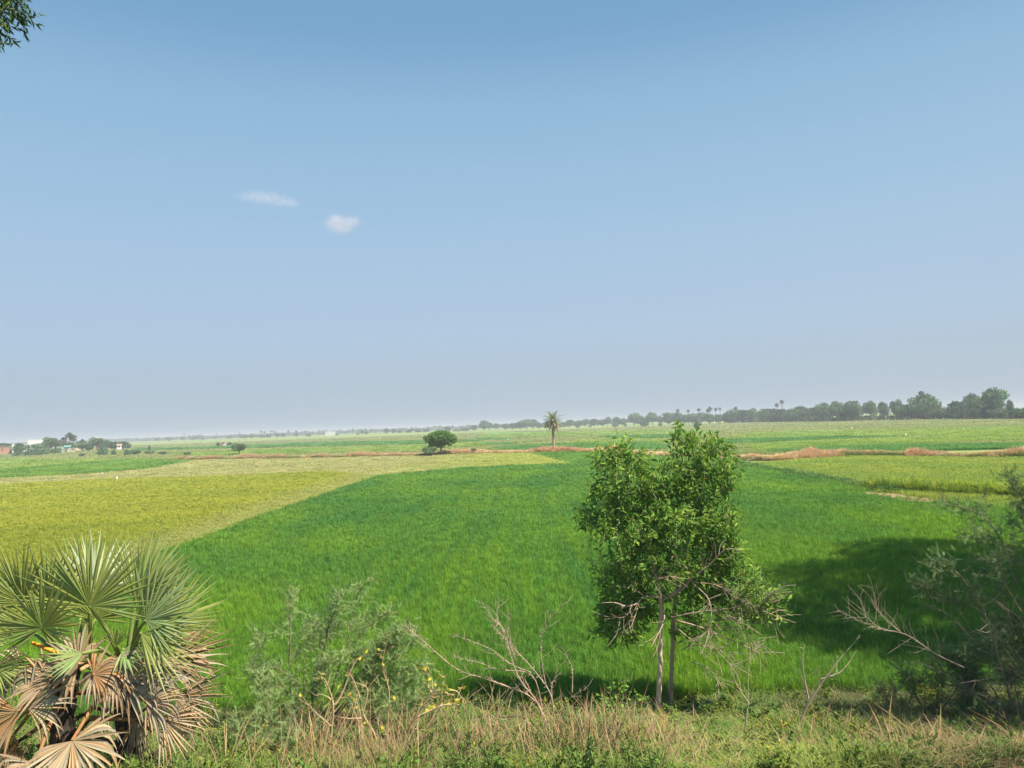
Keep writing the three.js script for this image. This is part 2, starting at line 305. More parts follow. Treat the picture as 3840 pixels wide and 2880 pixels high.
// the dry brown bund that crosses the plain
const BUND = [[-78, -174], [-69, -169], [-48, -158], [-37, -151.5], [-28, -149], [-18, -143.5], [-6, -141.5], [3, -137], [7, -134.5], [12.4, -129], [19, -109], [26, -91.5], [31, -86.5], [37.8, -88.5], [42, -85], [46, -78], [50, -75], [66, -68]];
{
  const curve = new THREE.CatmullRomCurve3(BUND.map(([x, z]) => V(x, 0, z)), false, 'centripetal'), g = new Mesher(), N = 300, pts = curve.getSpacedPoints(N), c = [0.3, 0.2, 0.11];
  const prof = [[-1.4, -0.1], [-0.8, 0.25], [0, 0.42], [0.8, 0.25], [1.4, -0.1]], ring = pts.map((p, i) => { const t = curve.getTangentAt(i / N), n = V(-t.z, 0, t.x); return prof.map(([a, b]) => p.clone().addScaledVector(n, a).setY(b + 0.15 * fbm(p.x * 0.3 + a, p.z * 0.3, 3))); });
  for (let i = 0; i < N; i++) for (let k = 0; k < 4; k++) g.quad(ring[i][k], ring[i][k + 1], ring[i + 1][k + 1], ring[i + 1][k], c);
  const o = g.build('bund', mat('dry earth', { roughness: 1 }), scene, true); tag(o, null, null, null, 'structure');
  const straw = tuft(41, 46, { w: 0.05, lean: 0.55, base: 0.6, droop: 0.7, root: [0.8, 0.75, 0.7] }), r = rngOf(42), list = [], greens = [];
  for (let i = 0; i < 7000; i++) {
    const u = r(), p = curve.getPointAt(u), t = curve.getTangentAt(u), a = (r() + r() - 1) * 1.7, n = fbm(p.x * 0.09, p.z * 0.09 + 50, 3), red = clamp(0.5 + 1.3 * fbm(p.x * 0.05 + 9, p.z * 0.05, 3), 0, 1);
    const left = smoothstep(-p.x, 12, 40), q = { x: p.x - t.z * a, y: 0.05, z: p.z + t.x * a, s: 0.55 + 0.5 * r(), ry: r() * 6.28, rx: (r() - 0.5) * 0.5, rz: (r() - 0.5) * 0.5 };
    const gap = p.x > 36 && p.x < 43;
    if ((r() < 0.1 + left * (n < -0.05 ? 0.75 : 0.25) + (gap ? 0.65 : 0) + (p.x > 45 ? 0.3 : 0) + (p.x > 8 && n < -0.1 ? 0.3 : 0))) { greens.push({ ...q, h: 0.35 + 0.5 * Math.max(0, n + 0.4), c: tint(mixc([0.36, 0.36, 0.13], [0.14, 0.26, 0.04], p.x > 30 ? 0.8 : 0.3), r, 0.4) }); continue; }
    list.push({ ...q, h: (0.55 + 1.6 * Math.max(0, n + 0.12)) * (0.7 + 0.5 * r()) * (1 - Math.abs(a) * 0.25), c: tint(mixc(mixc([0.76, 0.57, 0.35], [0.64, 0.42, 0.24], red), [0.52, 0.39, 0.23], left * 0.6), r, 0.4) });
  }
  tag(instances('dry_grass', straw, leafMat('straw', 0.25), list), 'reddish brown dry grass along the bund under the date palm', 'dry grass', null, 'stuff');
  tag(instances('weed_grass', riceFar, riceLeaf, greens), 'pale and green weeds mixed along the brown bund', 'weeds', null, 'stuff');
  // bright green tall grass bank on the right edge of the rice
  const bank = [];
  for (let i = 0; i < 900; i++) { const t = r(), x = lerp(23.6, 29.2, t) + (r() - 0.5) * 1.6, z = lerp(-50, -41, t) + (r() - 0.5) * 2.2; bank.push({ x, y: 0, z, s: 0.5 + 0.3 * r(), h: (0.55 + 0.8 * r()) * (0.85 + 0.4 * fbm(x, z, 2)), ry: r() * 6.28, c: tint(mixc([0.14, 0.27, 0.03], [0.38, 0.47, 0.03], smoothstep(r() + t * 0.3, 0.2, 0.9)), r, 0.3) }); }
  tag(instances('tall_grass', riceTuft, riceLeaf, bank), 'bright yellow green tall grass bank beside the bare soil patch', 'grass', null, 'stuff');
  const edge = [];
  for (let i = 0; i < 260; i++) { const t = r(), x = 23.3 + (r() - 0.5) * 1.2, z = lerp(-82, -47, t); edge.push({ x, y: 0, z, s: 0.5 + 0.3 * r(), h: 0.35 + 0.35 * r(), ry: r() * 6.28, c: tint([0.11, 0.24, 0.04], r, 0.4) }); }
  tag(instances('tall_grass', riceTuft, riceLeaf, edge), 'dark ragged grass along the right border of the central rice', 'grass', null, 'stuff');
}

// ------------------------------------------------------------------ materials of plants and buildings
const M = {
  bark: mat('bark', { roughness: 0.95 }), twig: mat('dry twig', { roughness: 0.9 }), foliage: leafMat('foliage', 0.3), glossy: leafMat('glossy leaf', 0.38, { clearcoat: 0.25, clearcoatRoughness: 0.45 }),
  palm: leafMat('palm blade', 0.22, { clearcoat: 0.4, clearcoatRoughness: 0.38 }), deadPalm: leafMat('dead palm blade', 0.15), wall: mat('limewash', { roughness: 0.9 }), feather: mat('feathers', { roughness: 0.8 }),
};

// ------------------------------------------------------------------ distant trees: five crowns, each copied with its own size
const cards = (m, lobes, n, size, col, r, shell = 0.55) => {
  const w = lobes.map((l) => l[3] * l[4] * l[5]), tot = w.reduce((a, b) => a + b, 0);
  for (let i = 0; i < n; i++) {
    let k = 0, u = r() * tot; while (k < lobes.length - 1 && u > w[k]) u -= w[k++];
    const l = lobes[k], d = dirOf(r), s = lerp(shell, 1.05, r() ** 0.7), p = V(l[0] + d.x * l[3] * s, l[1] + d.y * l[4] * s, l[2] + d.z * l[5] * s);
    const nrm = d.clone().multiplyScalar(0.7).add(dirOf(r)).normalize(), t = V(0, 0, 0).crossVectors(nrm, dirOf(r)).normalize(), b = V(0, 0, 0).crossVectors(nrm, t), z = size * (0.6 + 0.8 * r());
    const c = tint(l[6] ?? col, r, 0.5);
    m.quad(p.clone().addScaledVector(t, z), p.clone().addScaledVector(b, z * 0.55), p.clone().addScaledVector(t, -z), p.clone().addScaledVector(b, -z * 0.55), c);
  }
};
const crownKinds = [ // unit trees: half width 1, height 1; lobes x, y, z, rx, ry, rz
  { n: 13, y0: 0.3, y1: 0.82, top: 0.55, col: [0.12, 0.19, 0.07] }, { n: 11, y0: 0.4, y1: 0.86, top: 0.7, col: [0.17, 0.23, 0.1] }, { n: 12, y0: 0.22, y1: 0.8, top: 0.8, col: [0.1, 0.16, 0.075] },
  { n: 10, y0: 0.5, y1: 0.86, top: 0.95, col: [0.2, 0.25, 0.11] }, { n: 12, y0: 0.1, y1: 0.72, top: 0.7, col: [0.13, 0.2, 0.08] }, { n: 14, y0: 0.25, y1: 0.88, top: 0.45, col: [0.14, 0.2, 0.09] },
].map((k, i) => {
  const r = rngOf(90 + i), lobes = [];
  for (let a = 0; a < k.n; a++) { const t = (a + 0.5) / k.n, y = lerp(k.y0, k.y1, t), w = lerp(0.78, k.top * 0.6, Math.max(0, t - 0.35) / 0.65) * (t < 0.2 ? 0.7 : 1), az = a * 2.399 + r(), d = w * (0.35 + 0.65 * r()), s = 0.24 + 0.16 * r(); const cc = [k.col[0] * 0.82, k.col[1], k.col[2] * 1.15]; lobes.push([Math.cos(az) * d, y + (r() - 0.5) * 0.1, Math.sin(az) * d, s * 1.25, s * (0.42 + 0.2 * r()), s * 1.25, ((f) => cc.map((c) => c * f))(0.6 + 0.75 * r())]); }
  return { ...k, lobes };
});
const crownGeo = crownKinds.map((k, i) => { const m = new Mesher(), r = rngOf(100 + i); cards(m, k.lobes, i === 4 ? 1500 : 2100, 0.062, k.col, r, 0.5); return m.geo(false); });
const trunkGeo = crownKinds.map((k, i) => { const m = new Mesher(), r = rngOf(120 + i), h = i === 4 ? 0.3 : 0.55, c = [0.17, 0.12, 0.08]; m.tube([V(0, -0.03, 0), V(0.02, h * 0.5, 0), V(-0.02, h, 0.02)], 0.07, 0.04, 5, c, 4); for (const l of k.lobes.slice(0, 4)) m.tube([V(0, h * 0.6, 0), V(l[0] * 0.5, l[1] * 0.75, l[2] * 0.5), V(l[0], l[1], l[2])], 0.035, 0.012, 4, c, 4); return m.geo(true); });
function farTree(name, label, category, kind, x, z, hw, h, turn, group, y = 0) {
  const o = thing(name, label, category, x, y - 0.08, z, group);
  o.rotation.y = turn; o.scale.set(hw, h, hw);
  for (const [n, g, m] of [['crown', crownGeo[kind], M.foliage], ['trunk', trunkGeo[kind], M.bark]]) { const q = new THREE.Mesh(g, m); q.name = n; q.castShadow = q.receiveShadow = true; o.add(q); }
  return o;
}
const sizeWord = (h) => (h > 9.5 ? 'tall' : h > 6.5 ? 'medium-height' : 'low');
const kindWord = ['rounded mid green', 'loose grey green', 'dense dark', 'pale feathery flat-topped', 'bushy ground-hugging', 'upright lumpy'];
function treeRow(list, seed, name, where, kinds, group) {
  const r = rngOf(seed), order = list.map((t, i) => [t[0] / -t[1], i]).sort((a, b) => a[0] - b[0]).map((a) => a[1]), place = [];
  order.forEach((i, k) => { place[i] = k + 1; });
  list.forEach(([x, z, hw, h], i) => {
    const kind = h < hw * 1.15 ? 4 : h > hw * 2.3 ? (i % 2 ? 1 : 3) : kinds[Math.floor(r() * kinds.length)];
    farTree(name, `${sizeWord(h)} ${kindWord[kind]} tree, ${ordinal(place[i])} from the left ${where}`, 'tree', kind, x, z, hw * 1.3, h * (0.98 + 0.08 * r()), r() * 6.28, group);
  });
}
treeRow([[179, -640, 4.6, 9.8], [181, -628, 6.2, 11.0], [184, -611, 6.5, 11.8], [185, -598, 4.3, 9.9], [188, -575, 6.1, 10.0], [189, -559, 5.5, 10.2], [190, -545, 6.8, 10.4], [191, -528, 4.7, 9.2], [191, -516, 6.4, 10.6], [191, -504, 4.0, 8.7], [191, -487, 5.2, 9.2], [190, -474, 5.1, 10.9], [189, -463, 3.7, 8.3], [188, -448, 4.4, 10.8], [187, -436, 3.9, 8.9], [188, -427, 4.9, 11.2], [193, -417, 3.3, 9.9], [196, -408, 2.8, 9.1], [199, -401, 2.6, 10.0], [200, -397, 3.2, 7.7], [201, -393, 2.8, 6.9], [203, -388, 4.1, 7.1], [204, -384, 6.8, 13.5], [204, -383, 3.4, 7.3], [204, -375, 3.0, 4.4], [204, -369, 3.9, 5.3], [204, -362, 2.9, 4.5], [204, -355, 4.4, 9.3], [202, -347, 3.1, 4.5], [202, -338, 3.3, 10.6], [201, -333, 3.0, 6.1], [200, -322, 4.9, 12.3], [200, -325, 3.5, 5.9], [198, -316, 2.8, 4.1], [197, -310, 2.2, 3.7], [196, -304, 1.4, 6.9], [194, -298, 2.6, 4.1], [192, -291, 2.6, 4.5], [190, -284, 2.6, 4.2]], 201, 'grove_tree', 'in the grove at the right edge', [0, 1, 2, 5, 0, 3], 'trees of the right-hand grove');
treeRow([[-34, -883, 5.5, 11.3], [-28, -880, 4.1, 8.7], [-20, -880, 3.9, 7.3], [-9, -880, 5.5, 7.3], [-1, -880, 4.4, 8.4], [7, -880, 6.6, 10.1], [15, -880, 7.6, 10.5], [22, -880, 6.2, 10.9], [29, -880, 3.6, 6.6], [57, -880, 4.9, 6.1], [64, -880, 5.5, 8.8], [74, -880, 6.2, 7.6], [81, -869, 5.4, 7.9], [90, -855, 4.7, 9.5], [97, -844, 5.3, 7.8], [102, -836, 3.9, 9.2], [110, -822, 5.1, 9.7], [115, -811, 4.6, 7.6], [124, -795, 7.5, 11.7], [129, -784, 5.5, 9.1], [134, -775, 4.4, 8.3], [138, -765, 5.7, 11.3], [142, -756, 3.3, 8.0], [149, -741, 7.4, 10.9], [155, -727, 6.8, 10.4], [159, -715, 5.0, 8.9], [163, -703, 6.0, 9.2], [167, -689, 7.5, 9.0], [171, -674, 6.3, 8.4], [175, -658, 5.7, 7.8], [177, -645, 2.8, 6.3]], 202, 'woodland_tree', 'in the treeline behind the date palm', [0, 1, 2, 5], 'trees of the far treeline behind the palm');
treeRow([[-397, -1138, 5.3, 6.6], [-386, -1133, 3.5, 5.9], [-367, -1123, 3.9, 5.1], [-356, -1117, 4.4, 5.6], [-339, -1108, 3.5, 6.0], [-330, -1103, 3.8, 6.3], [-308, -1092, 3.4, 5.6], [-288, -1081, 4.7, 5.0], [-242, -1055, 2.6, 2.7], [-210, -1037, 2.3, 2.5], [-203, -1032, 2.9, 5.5], [-197, -1029, 2.7, 4.6], [-167, -1010, 3.5, 7.7], [-157, -1005, 3.1, 6.9], [-147, -997, 3.1, 4.4], [-135, -986, 3.1, 4.1], [-130, -982, 2.1, 5.7], [-121, -973, 3.8, 4.6], [-110, -962, 3.8, 4.5], [-80, -933, 3.6, 7.3], [-68, -920, 5.2, 3.1], [-57, -908, 5.4, 4.5], [-46, -897, 4.2, 6.8]], 203, 'distant_tree', 'on the horizon around the umbrella tree', [0, 1, 2], 'small trees on the hazy horizon');
treeRow([[-579, -1250, 4.3, 6.0], [-559, -1250, 5.5, 7.2], [-537, -1250, 3.9, 6.1], [-520, -1250, 4.3, 5.7], [-512, -1250, 5.5, 7.7], [-503, -1250, 2.9, 3.5], [-485, -1250, 4.3, 5.5], [-460, -1250, 3.9, 5.1], [-443, -1250, 5.5, 6.7], [-435, -1250, 4.3, 6.8], [-425, -1250, 4.3, 6.4], [-416, -1250, 3.9, 5.0]], 204, 'distant_tree', 'on the horizon above the pink hut', [0, 1, 2], 'small trees on the hazy horizon');
{ // the woods that close the horizon
  const m = new Mesher(), r = rngOf(300);
  for (let i = 0; i < 9000; i++) {
    const u = r(), x = lerp(-1300, 900, u), z = -1500 - 250 * r() - (x < -300 ? (x + 300) * -0.25 : 0), h = (4 + 5 * Math.max(0, fbm(x * 0.012, z * 0.004, 4) + 0.35)) * (x > 250 ? 1.2 : 1) * (r() ** 0.6);
    const p = V(x, h, z), a = r() * 3, s = 1.6 + 1.8 * r();
    m.quad(p.clone().add(V(-Math.cos(a) * s, -0.3 * s, -Math.sin(a) * s)), p.clone().add(V(0, -s * 0.8, 0.5)), p.clone().add(V(Math.cos(a) * s, 0.1 * s, Math.sin(a) * s)), p.clone().add(V(0.3, s * 0.8, -0.5)), tint([0.08, 0.12, 0.06], r, 0.4));
  }
  tag(m.build('distant_woods', M.foliage), 'thin hazy belt of woods along the whole horizon', 'woods', null, 'stuff');
  const u = new Mesher(), path = new THREE.CatmullRomCurve3([[178, -645], [188, -575], [191, -510], [188, -440], [203, -390], [204, -350], [198, -312], [188, -275]].map(([x, z]) => V(x, 0, z)));
  for (let i = 0; i < 9000; i++) { const p = path.getPointAt(r()), q = V(p.x + (r() - 0.4) * 7, 0, p.z), h = (1.6 + 2.6 * Math.max(0, 0.4 + fbm(q.x * 0.1, q.z * 0.05, 3))) * r() ** 0.7; q.y = h; const d = dirOf(r), e = dirOf(r), s = 0.45 + 0.4 * r(); u.quad(q.clone().addScaledVector(d, s), q.clone().addScaledVector(e, s * 0.6), q.clone().addScaledVector(d, -s), q.clone().addScaledVector(e, -s * 0.6), tint(mixc([0.1, 0.16, 0.06], [0.26, 0.27, 0.12], clamp(0.3 + fbm(q.z * 0.08, 4, 2), 0, 1)), r, 0.4)); }
  tag(u.build('undergrowth', M.foliage), 'low scrub filling the foot of the right-hand grove', 'undergrowth', null, 'stuff');
}
// palmyra palms on the skyline: tall bare trunk with a ball of fans
const fanHead = (() => { const m = new Mesher(), r = rngOf(310); for (let i = 0; i < 46; i++) { const d = dirOf(r); if (d.y < -0.75) continue; const c = d.clone().multiplyScalar(0.55), n = d.clone().add(dirOf(r).multiplyScalar(0.8)).normalize(), t = V(0, 0, 0).crossVectors(n, d).normalize(); if (t.length() < 0.1) continue; const col = tint(d.y < -0.15 ? [0.16, 0.13, 0.08] : [0.07, 0.11, 0.045], r, 0.5); m.tube([V(0, 0, 0), c], 0.03, 0.02, 3, col); for (let k = -5; k <= 5; k++) { const a = k * 0.28, e = d.clone().multiplyScalar(Math.cos(a)).addScaledVector(t, Math.sin(a)).normalize(), w = V(0, 0, 0).crossVectors(n, e).multiplyScalar(0.05); m.quad(c, c.clone().addScaledVector(e, 0.25).add(w), c.clone().addScaledVector(e, 0.5), c.clone().addScaledVector(e, 0.25).sub(w), col); } } return m.geo(false); })();
const fanTrunk = (() => { const m = new Mesher(); m.tube([V(0, 0, 0), V(0.006, 0.5, 0), V(0, 1, 0)], 0.026, 0.018, 6, [0.14, 0.12, 0.1], 5); return m.geo(true); })();
function skylinePalm(label, x, z, rad, h, group, y = 0) {
  const o = thing('palmyra_palm', label, 'palm tree', x, y - 0.05, z, group), t = new THREE.Mesh(fanTrunk, M.bark), c = new THREE.Mesh(fanHead, M.foliage);
  t.name = 'trunk'; t.scale.set(h * 0.8, h - rad, h * 0.8); c.name = 'crown'; c.position.y = h - rad; c.scale.setScalar(rad * 1.15); c.rotation.y = x * 1.7;
  o.add(t, c); return o;
}
[[155, -726, 1.9, 14.2], [161, -709, 1.6, 13.2], [167, -693, 1.6, 13.8], [172, -673, 2.0, 14.6], [171, -676, 1.8, 12.9], [174, -662, 1.5, 13.3], [176, -656, 1.2, 13.2], [181, -627, 1.6, 13.1]].forEach((p, i) => skylinePalm(`palmyra palm standing above the treeline, ${ordinal(i + 1)} from the left right of the double-trunk tree top`, ...p, 'palmyra palms above the treeline'));
[[190, -555, 1.5, 13.5, 'lower and left of a close pair'], [190.6, -546, 1.5, 15.6, 'taller and right of a close pair'], [204, -384.5, 1.3, 14.3, 'poking out of the second tallest tree crown']].forEach(([x, z, a, h, w]) => skylinePalm('palmyra palm above the right-hand grove, ' + w, x, z, a, h, 'palmyra palms above the treeline'));
[[-368, -1123, 1.4, 10.6], [-363, -1121, 1.4, 9.5], [-351, -1114, 1.2, 10.0], [-348, -1113, 1.2, 10.2], [-343, -1110, 1.4, 9.5], [-321, -1099, 1.8, 9.8], [-308, -1092, 1.6, 9.5], [-292, -1083, 1.2, 8.0], [-270, -1071, 1.2, 8.7], [-217, -1041, 1.2, 8.5]].forEach((p, i) => skylinePalm(`tiny hazy palmyra palm on the horizon left of the umbrella-shaped tree, ${ordinal(i + 1)} from the left`, ...p, 'tiny palmyra palms on the horizon'));
skylinePalm('left of two tiny palms above the hazy trees by the pink hut', -410, -1250, 2, 11.6, 'tiny palmyra palms on the horizon');
skylinePalm('right of two tiny palms above the hazy trees by the pink hut', -404, -1250, 2, 10.7, 'tiny palmyra palms on the horizon');
[[-225, -390, 1.9, 9.8, 'tallest palmyra palm in the village, middle of three'], [-220, -385, 1.8, 8.6, 'palmyra palm on the right of three in the village'], [-226.6, -388, 1.6, 7.5, 'lowest palmyra palm, left of three in the village'], [-221, -395, 0.9, 6.3, 'small palmyra top rising alone right of three village palms']].forEach(([x, z, a, h, w]) => skylinePalm(w, x, z, a, h, 'village palms'));
// scattered bushes on the plain
[[63, -760, 2.8, 2.8, 'left-most bush before the treeline right of the date palm'], [77, -780, 2.4, 2.2, 'small bush before the treeline, second right of the palm'], [91, -690, 3.7, 3.0, 'wide bush standing before the treeline'], [100, -690, 1.9, 2.8, 'small round bush beside the wide one'], [105, -620, 4.5, 5.3, 'large bush before the treeline above the tree crown'], [114, -600, 2.1, 2.5, 'low bush right of the large one'], [83, -350, 1.5, 3.7, 'lone dark bush in the open above the double-trunk tree'], [-143, -268, 2.1, 2.3, 'dark round bush nearest the village on the left'], [-136, -262, 1.1, 1.8, 'small dark bush between two others near the white gatehouse'], [-123, -245, 1.1, 2.0, 'narrow dark bush in the weeds left of the white stones'], [-118, -240, 2.0, 1.6, 'pale weed bush behind the narrow dark one'], [-111, -235, 1.7, 1.3, 'low pale bush in the weedy strip'], [-104, -228, 1.4, 1.1, 'small pale bush in the weedy strip at right'], [-87, -205, 1.0, 1.1, 'small grey bush alone near the left end of the bund'], [-140, -250, 1.2, 1.1, 'low weed bush in front of the dark round bush'], [-144, -375, 1.1, 2.2, 'green bush left of the pink hut'], [-138.4, -375, 1.5, 2.1, 'brownish bush right of the pink hut'], [-156, -330, 0.6, 2.5, 'tiny sapling in the fields near the poles']].forEach(([x, z, hw, h, l], i) => farTree('bush', l, 'bush', i > 9 && i < 15 ? 3 : 4, x, z, hw, h * 1.1, i * 1.3));
farTree('small_tree', 'small dark flat-topped tree at the left end of the brown bund', 'tree', 3, -72, -202, 1.9, 3.0, 0.4);

// ------------------------------------------------------------------ village at the left
const wallCol = { brick: [0.42, 0.22, 0.15], white: [0.82, 0.81, 0.78], teal: [0.26, 0.4, 0.38], pink: [0.6, 0.5, 0.44], cream: [0.72, 0.62, 0.4], green: [0.4, 0.52, 0.42], orange: [0.6, 0.42, 0.22], grey: [0.62, 0.6, 0.57], yellow: [0.75, 0.65, 0.35] };
function house(name, label, category, x, z, w, d, h, turn, col, { roof = 'flat', roofCol = [0.5, 0.48, 0.45], windows = 2, door = true, tank = null } = {}) {
  const o = thing(name, label, category, x, -0.1, z); o.rotation.y = turn;
  const c = wallCol[col]; let m = new Mesher();
  m.box(-w / 2, 0, -d / 2, w / 2, h, d / 2, c); const wall = m.build('wall', M.wall, o);
  m = new Mesher();
  if (roof === 'flat') m.box(-w / 2 - 0.15, h + 0.003, -d / 2 - 0.15, w / 2 + 0.15, h + 0.22, d / 2 + 0.15, roofCol);
  else { const a = [V(-w / 2 - 0.3, h, d / 2 + 0.3), V(w / 2 + 0.3, h, d / 2 + 0.3), V(w / 2 + 0.3, h + 0.9, 0), V(-w / 2 - 0.3, h + 0.9, 0)], b = a.map((p) => V(p.x, p.y, -p.z)); m.quad(...a, roofCol); m.quad(b[1], b[0], b[3], b[2], roofCol); for (const s of [-1, 1]) m.tri(V(s * w / 2, h + 0.003, d / 2), V(s * w / 2, h + 0.003, -d / 2), V(s * w / 2, h + 0.85, 0), c); }
  m.build('roof', M.wall, o);
  for (let i = 0; i < windows; i++) { m = new Mesher(); const wx = (i + 0.75) / (windows + 0.5) * w - w / 2; m.box(wx - 0.4, h * 0.55, d / 2 + 0.003, wx + 0.4, h * 0.55 + 0.9, d / 2 + 0.05, [0.1, 0.1, 0.1]); m.build('window', M.wall, wall); }
  if (door) { m = new Mesher(); m.box(-w * 0.42, 0, d / 2 + 0.003, -w * 0.42 + 0.9, Math.min(2, h * 0.8), d / 2 + 0.06, [0.2, 0.13, 0.08]); m.build('door', M.wall, o); }
  if (tank) { m = new Mesher(); m.tube([V(tank, h + 0.22, 0), V(tank, h + 1.3, 0)], 0.7, 0.65, 10, wallCol.yellow); m.build('water_tank', M.wall, o); }
  return o;
}
house('brick_building', 'low reddish brick building at the very left edge', 'building', -258.6, -390, 6.4, 4, 3.7, 0.5, 'brick', { windows: 1, door: false, roofCol: [0.4, 0.25, 0.18] });
house('shed', 'small teal sheet shed right of the brick building', 'shed', -254.4, -391, 1.7, 2, 3.6, 0.5, 'teal', { windows: 0, roofCol: [0.22, 0.4, 0.4] });
house('house', 'white house with tall blank wall beside the teal shed', 'house', -250.8, -388, 2.6, 4, 4.7, 0.5, 'white', { windows: 1, door: false, roofCol: [0.8, 0.8, 0.78] });
house('house', 'largest white two-storey house rising behind the umbrella bush', 'house', -266.4, -430, 7.4, 7, 6.8, 0.5, 'white', { windows: 2, roofCol: [0.8, 0.8, 0.77] });
house('house', 'grey rubble-walled house behind the dark bush', 'house', -253.2, -400, 2.7, 4, 4.5, 0.5, 'grey', { windows: 1, door: false });
house('house', 'pinkish house between the feathery tree and the palms', 'house', -243.7, -410, 2.6, 4, 5.6, 0.5, 'pink', { windows: 1, door: false, roofCol: [0.45, 0.3, 0.22] });
house('shed', 'pale green shed under the three palms', 'shed', -218.8, -372, 2.8, 3, 2.7, 0.5, 'green', { windows: 1, door: false, roofCol: [0.45, 0.65, 0.5] });
house('shed', 'shed with dark teal pitched roof under the palms', 'shed', -219.4, -379, 2.4, 3, 2.6, 0.5, 'green', { roof: 'pitched', windows: 1, roofCol: [0.12, 0.28, 0.26] });
house('kiosk', 'small orange-brown kiosk in front of the village trees', 'kiosk', -211.7, -370, 1.5, 1.5, 1.9, 0.5, 'orange', { windows: 1, door: false });
house('house', 'low pinkish house right of the palms', 'house', -238.2, -420, 3.6, 4, 3.5, 0.5, 'pink', { windows: 1, roofCol: [0.5, 0.42, 0.38] });
house('house', 'cream house carrying a round yellow water tank', 'house', -231.4, -430, 4.4, 4, 5.6, 0.5, 'cream', { windows: 2, tank: -0.9 });
house('house', 'white house half hidden behind the village palms at right', 'house', -226.2, -436, 4.7, 4, 4.2, 0.5, 'white', { windows: 2 });
house('gatehouse', 'small white gatehouse with brown pitched roof at the village right end', 'gatehouse', -204.8, -400, 2.2, 2.2, 2.2, 0.5, 'white', { roof: 'pitched', windows: 1, door: false, roofCol: [0.42, 0.27, 0.18] });
house('hut', 'small pink hut standing alone in the fields', 'hut', -141.6, -376, 3.0, 3, 2.1, 0.38, 'pink', { windows: 1, roofCol: [0.55, 0.4, 0.33] });
house('warehouse', 'long pale building far away on the hazy horizon', 'warehouse', -262, -1102, 14, 10, 5.6, 0.25, 'grey', { windows: 3, door: false, roofCol: [0.75, 0.75, 0.75] });
{
  const vt = [[-304, -460, 3.5, 6.2, 0, 'green tree behind the brick building, the left one'], [-295, -450, 3.2, 5.7, 0, 'green tree behind the brick building, the right one'], [-215, -335, 2.2, 5.6, 0, 'dark round-crowned bush in front of the white house wall'], [-205, -318, 1.6, 2.3, 4, 'low dark bush at the front left of the village'], [-207, -335, 5.0, 5.5, 4, 'broad umbrella-shaped bush in front of the largest white house'], [-203, -322, 1.9, 2.1, 4, 'low bush under the left of the umbrella bush'], [-198, -322, 2.1, 2.0, 4, 'low dark bush under the right of the umbrella bush'], [-228, -380, 3.4, 7.5, 3, 'tall feathery tree right of the largest white house'], [-208, -350, 2.3, 2.9, 4, 'dark bush left of the pale green shed'], [-232, -395, 2.3, 5.3, 2, 'dark tree left of the village palms'], [-229, -395, 3.2, 5.0, 0, 'round tree around the foot of the three palms'], [-227, -395, 2.0, 4.7, 0, 'round tree right of the palm trunks'], [-218, -390, 2.5, 5.3, 1, 'dense tree left of the cream house'], [-215, -390, 1.9, 4.6, 2, 'dark tree in front of the cream house'], [-216, -400, 3.5, 6.6, 3, 'pale thin-crowned tree beside the water tank'], [-203, -380, 2.0, 4.1, 4, 'bush below the pale thin-crowned tree'], [-211, -400, 2.0, 4.9, 1, 'tree left of the gatehouse, the paler one'], [-207, -400, 2.1, 5.1, 2, 'tree left of the gatehouse, the darker one'], [-205, -405, 3.0, 5.0, 2, 'rounded dark tree right of the white gatehouse']];
  vt.forEach(([x, z, hw, h, k, l], i) => farTree(k === 4 ? 'bush' : 'village_tree', l, k === 4 ? 'bush' : 'tree', k, x, z, hw * 1.35, h, i * 0.9));
}
// electric poles, marker stones, egrets
[[-170.9, -400, 'leftmost of the thin poles in the far fields'], [-174.9, -430, 'second thin pole from the left in the far fields'], [-165.7, -430, 'third thin pole, left of the pink hut'], [-142.2, -400, 'thin pole right behind the pink hut']].forEach(([x, z, l]) => {
  const o = thing('utility_pole', l, 'pole', x, -0.1, z, 'thin poles in the far fields'); let m = new Mesher();
  m.tube([V(0, 0, 0), V(0.05, 7.2, 0)], 0.13, 0.09, 6, [0.36, 0.35, 0.33]); m.build('post', M.wall, o, true);
  m = new Mesher(); m.box(-0.8, 6.7, 0.12, 0.8, 6.82, 0.24, [0.3, 0.3, 0.29]); m.build('crossarm', M.wall, o);
});
[[-49.4, -95.8, 0.3, 'white boundary stone standing at the edge of the yellow field'], [-60.3, -112.8, 0.14, 'smaller white boundary stone farther back on the left']].forEach(([x, z, h, l]) => {
  const o = thing('boundary_stone', l, 'boundary stone', x, -0.05, z), m = new Mesher(), w = 0.12;
  m.tube([V(0, 0, 0), V(0.01, h * 0.6, 0), V(0.04, h + 0.25, 0.02)], w, w * 0.7, 7, [0.82, 0.8, 0.76], 5, 0.15, rngOf(5)); m.build('shaft', M.wall, o, true);
  const b = new Mesher(); b.tube([V(0, -0.02, 0), V(0.0, 0.22, 0)], w * 1.5, w * 1.15, 7, [0.2, 0.17, 0.13]); b.build('base', M.wall, o);
});
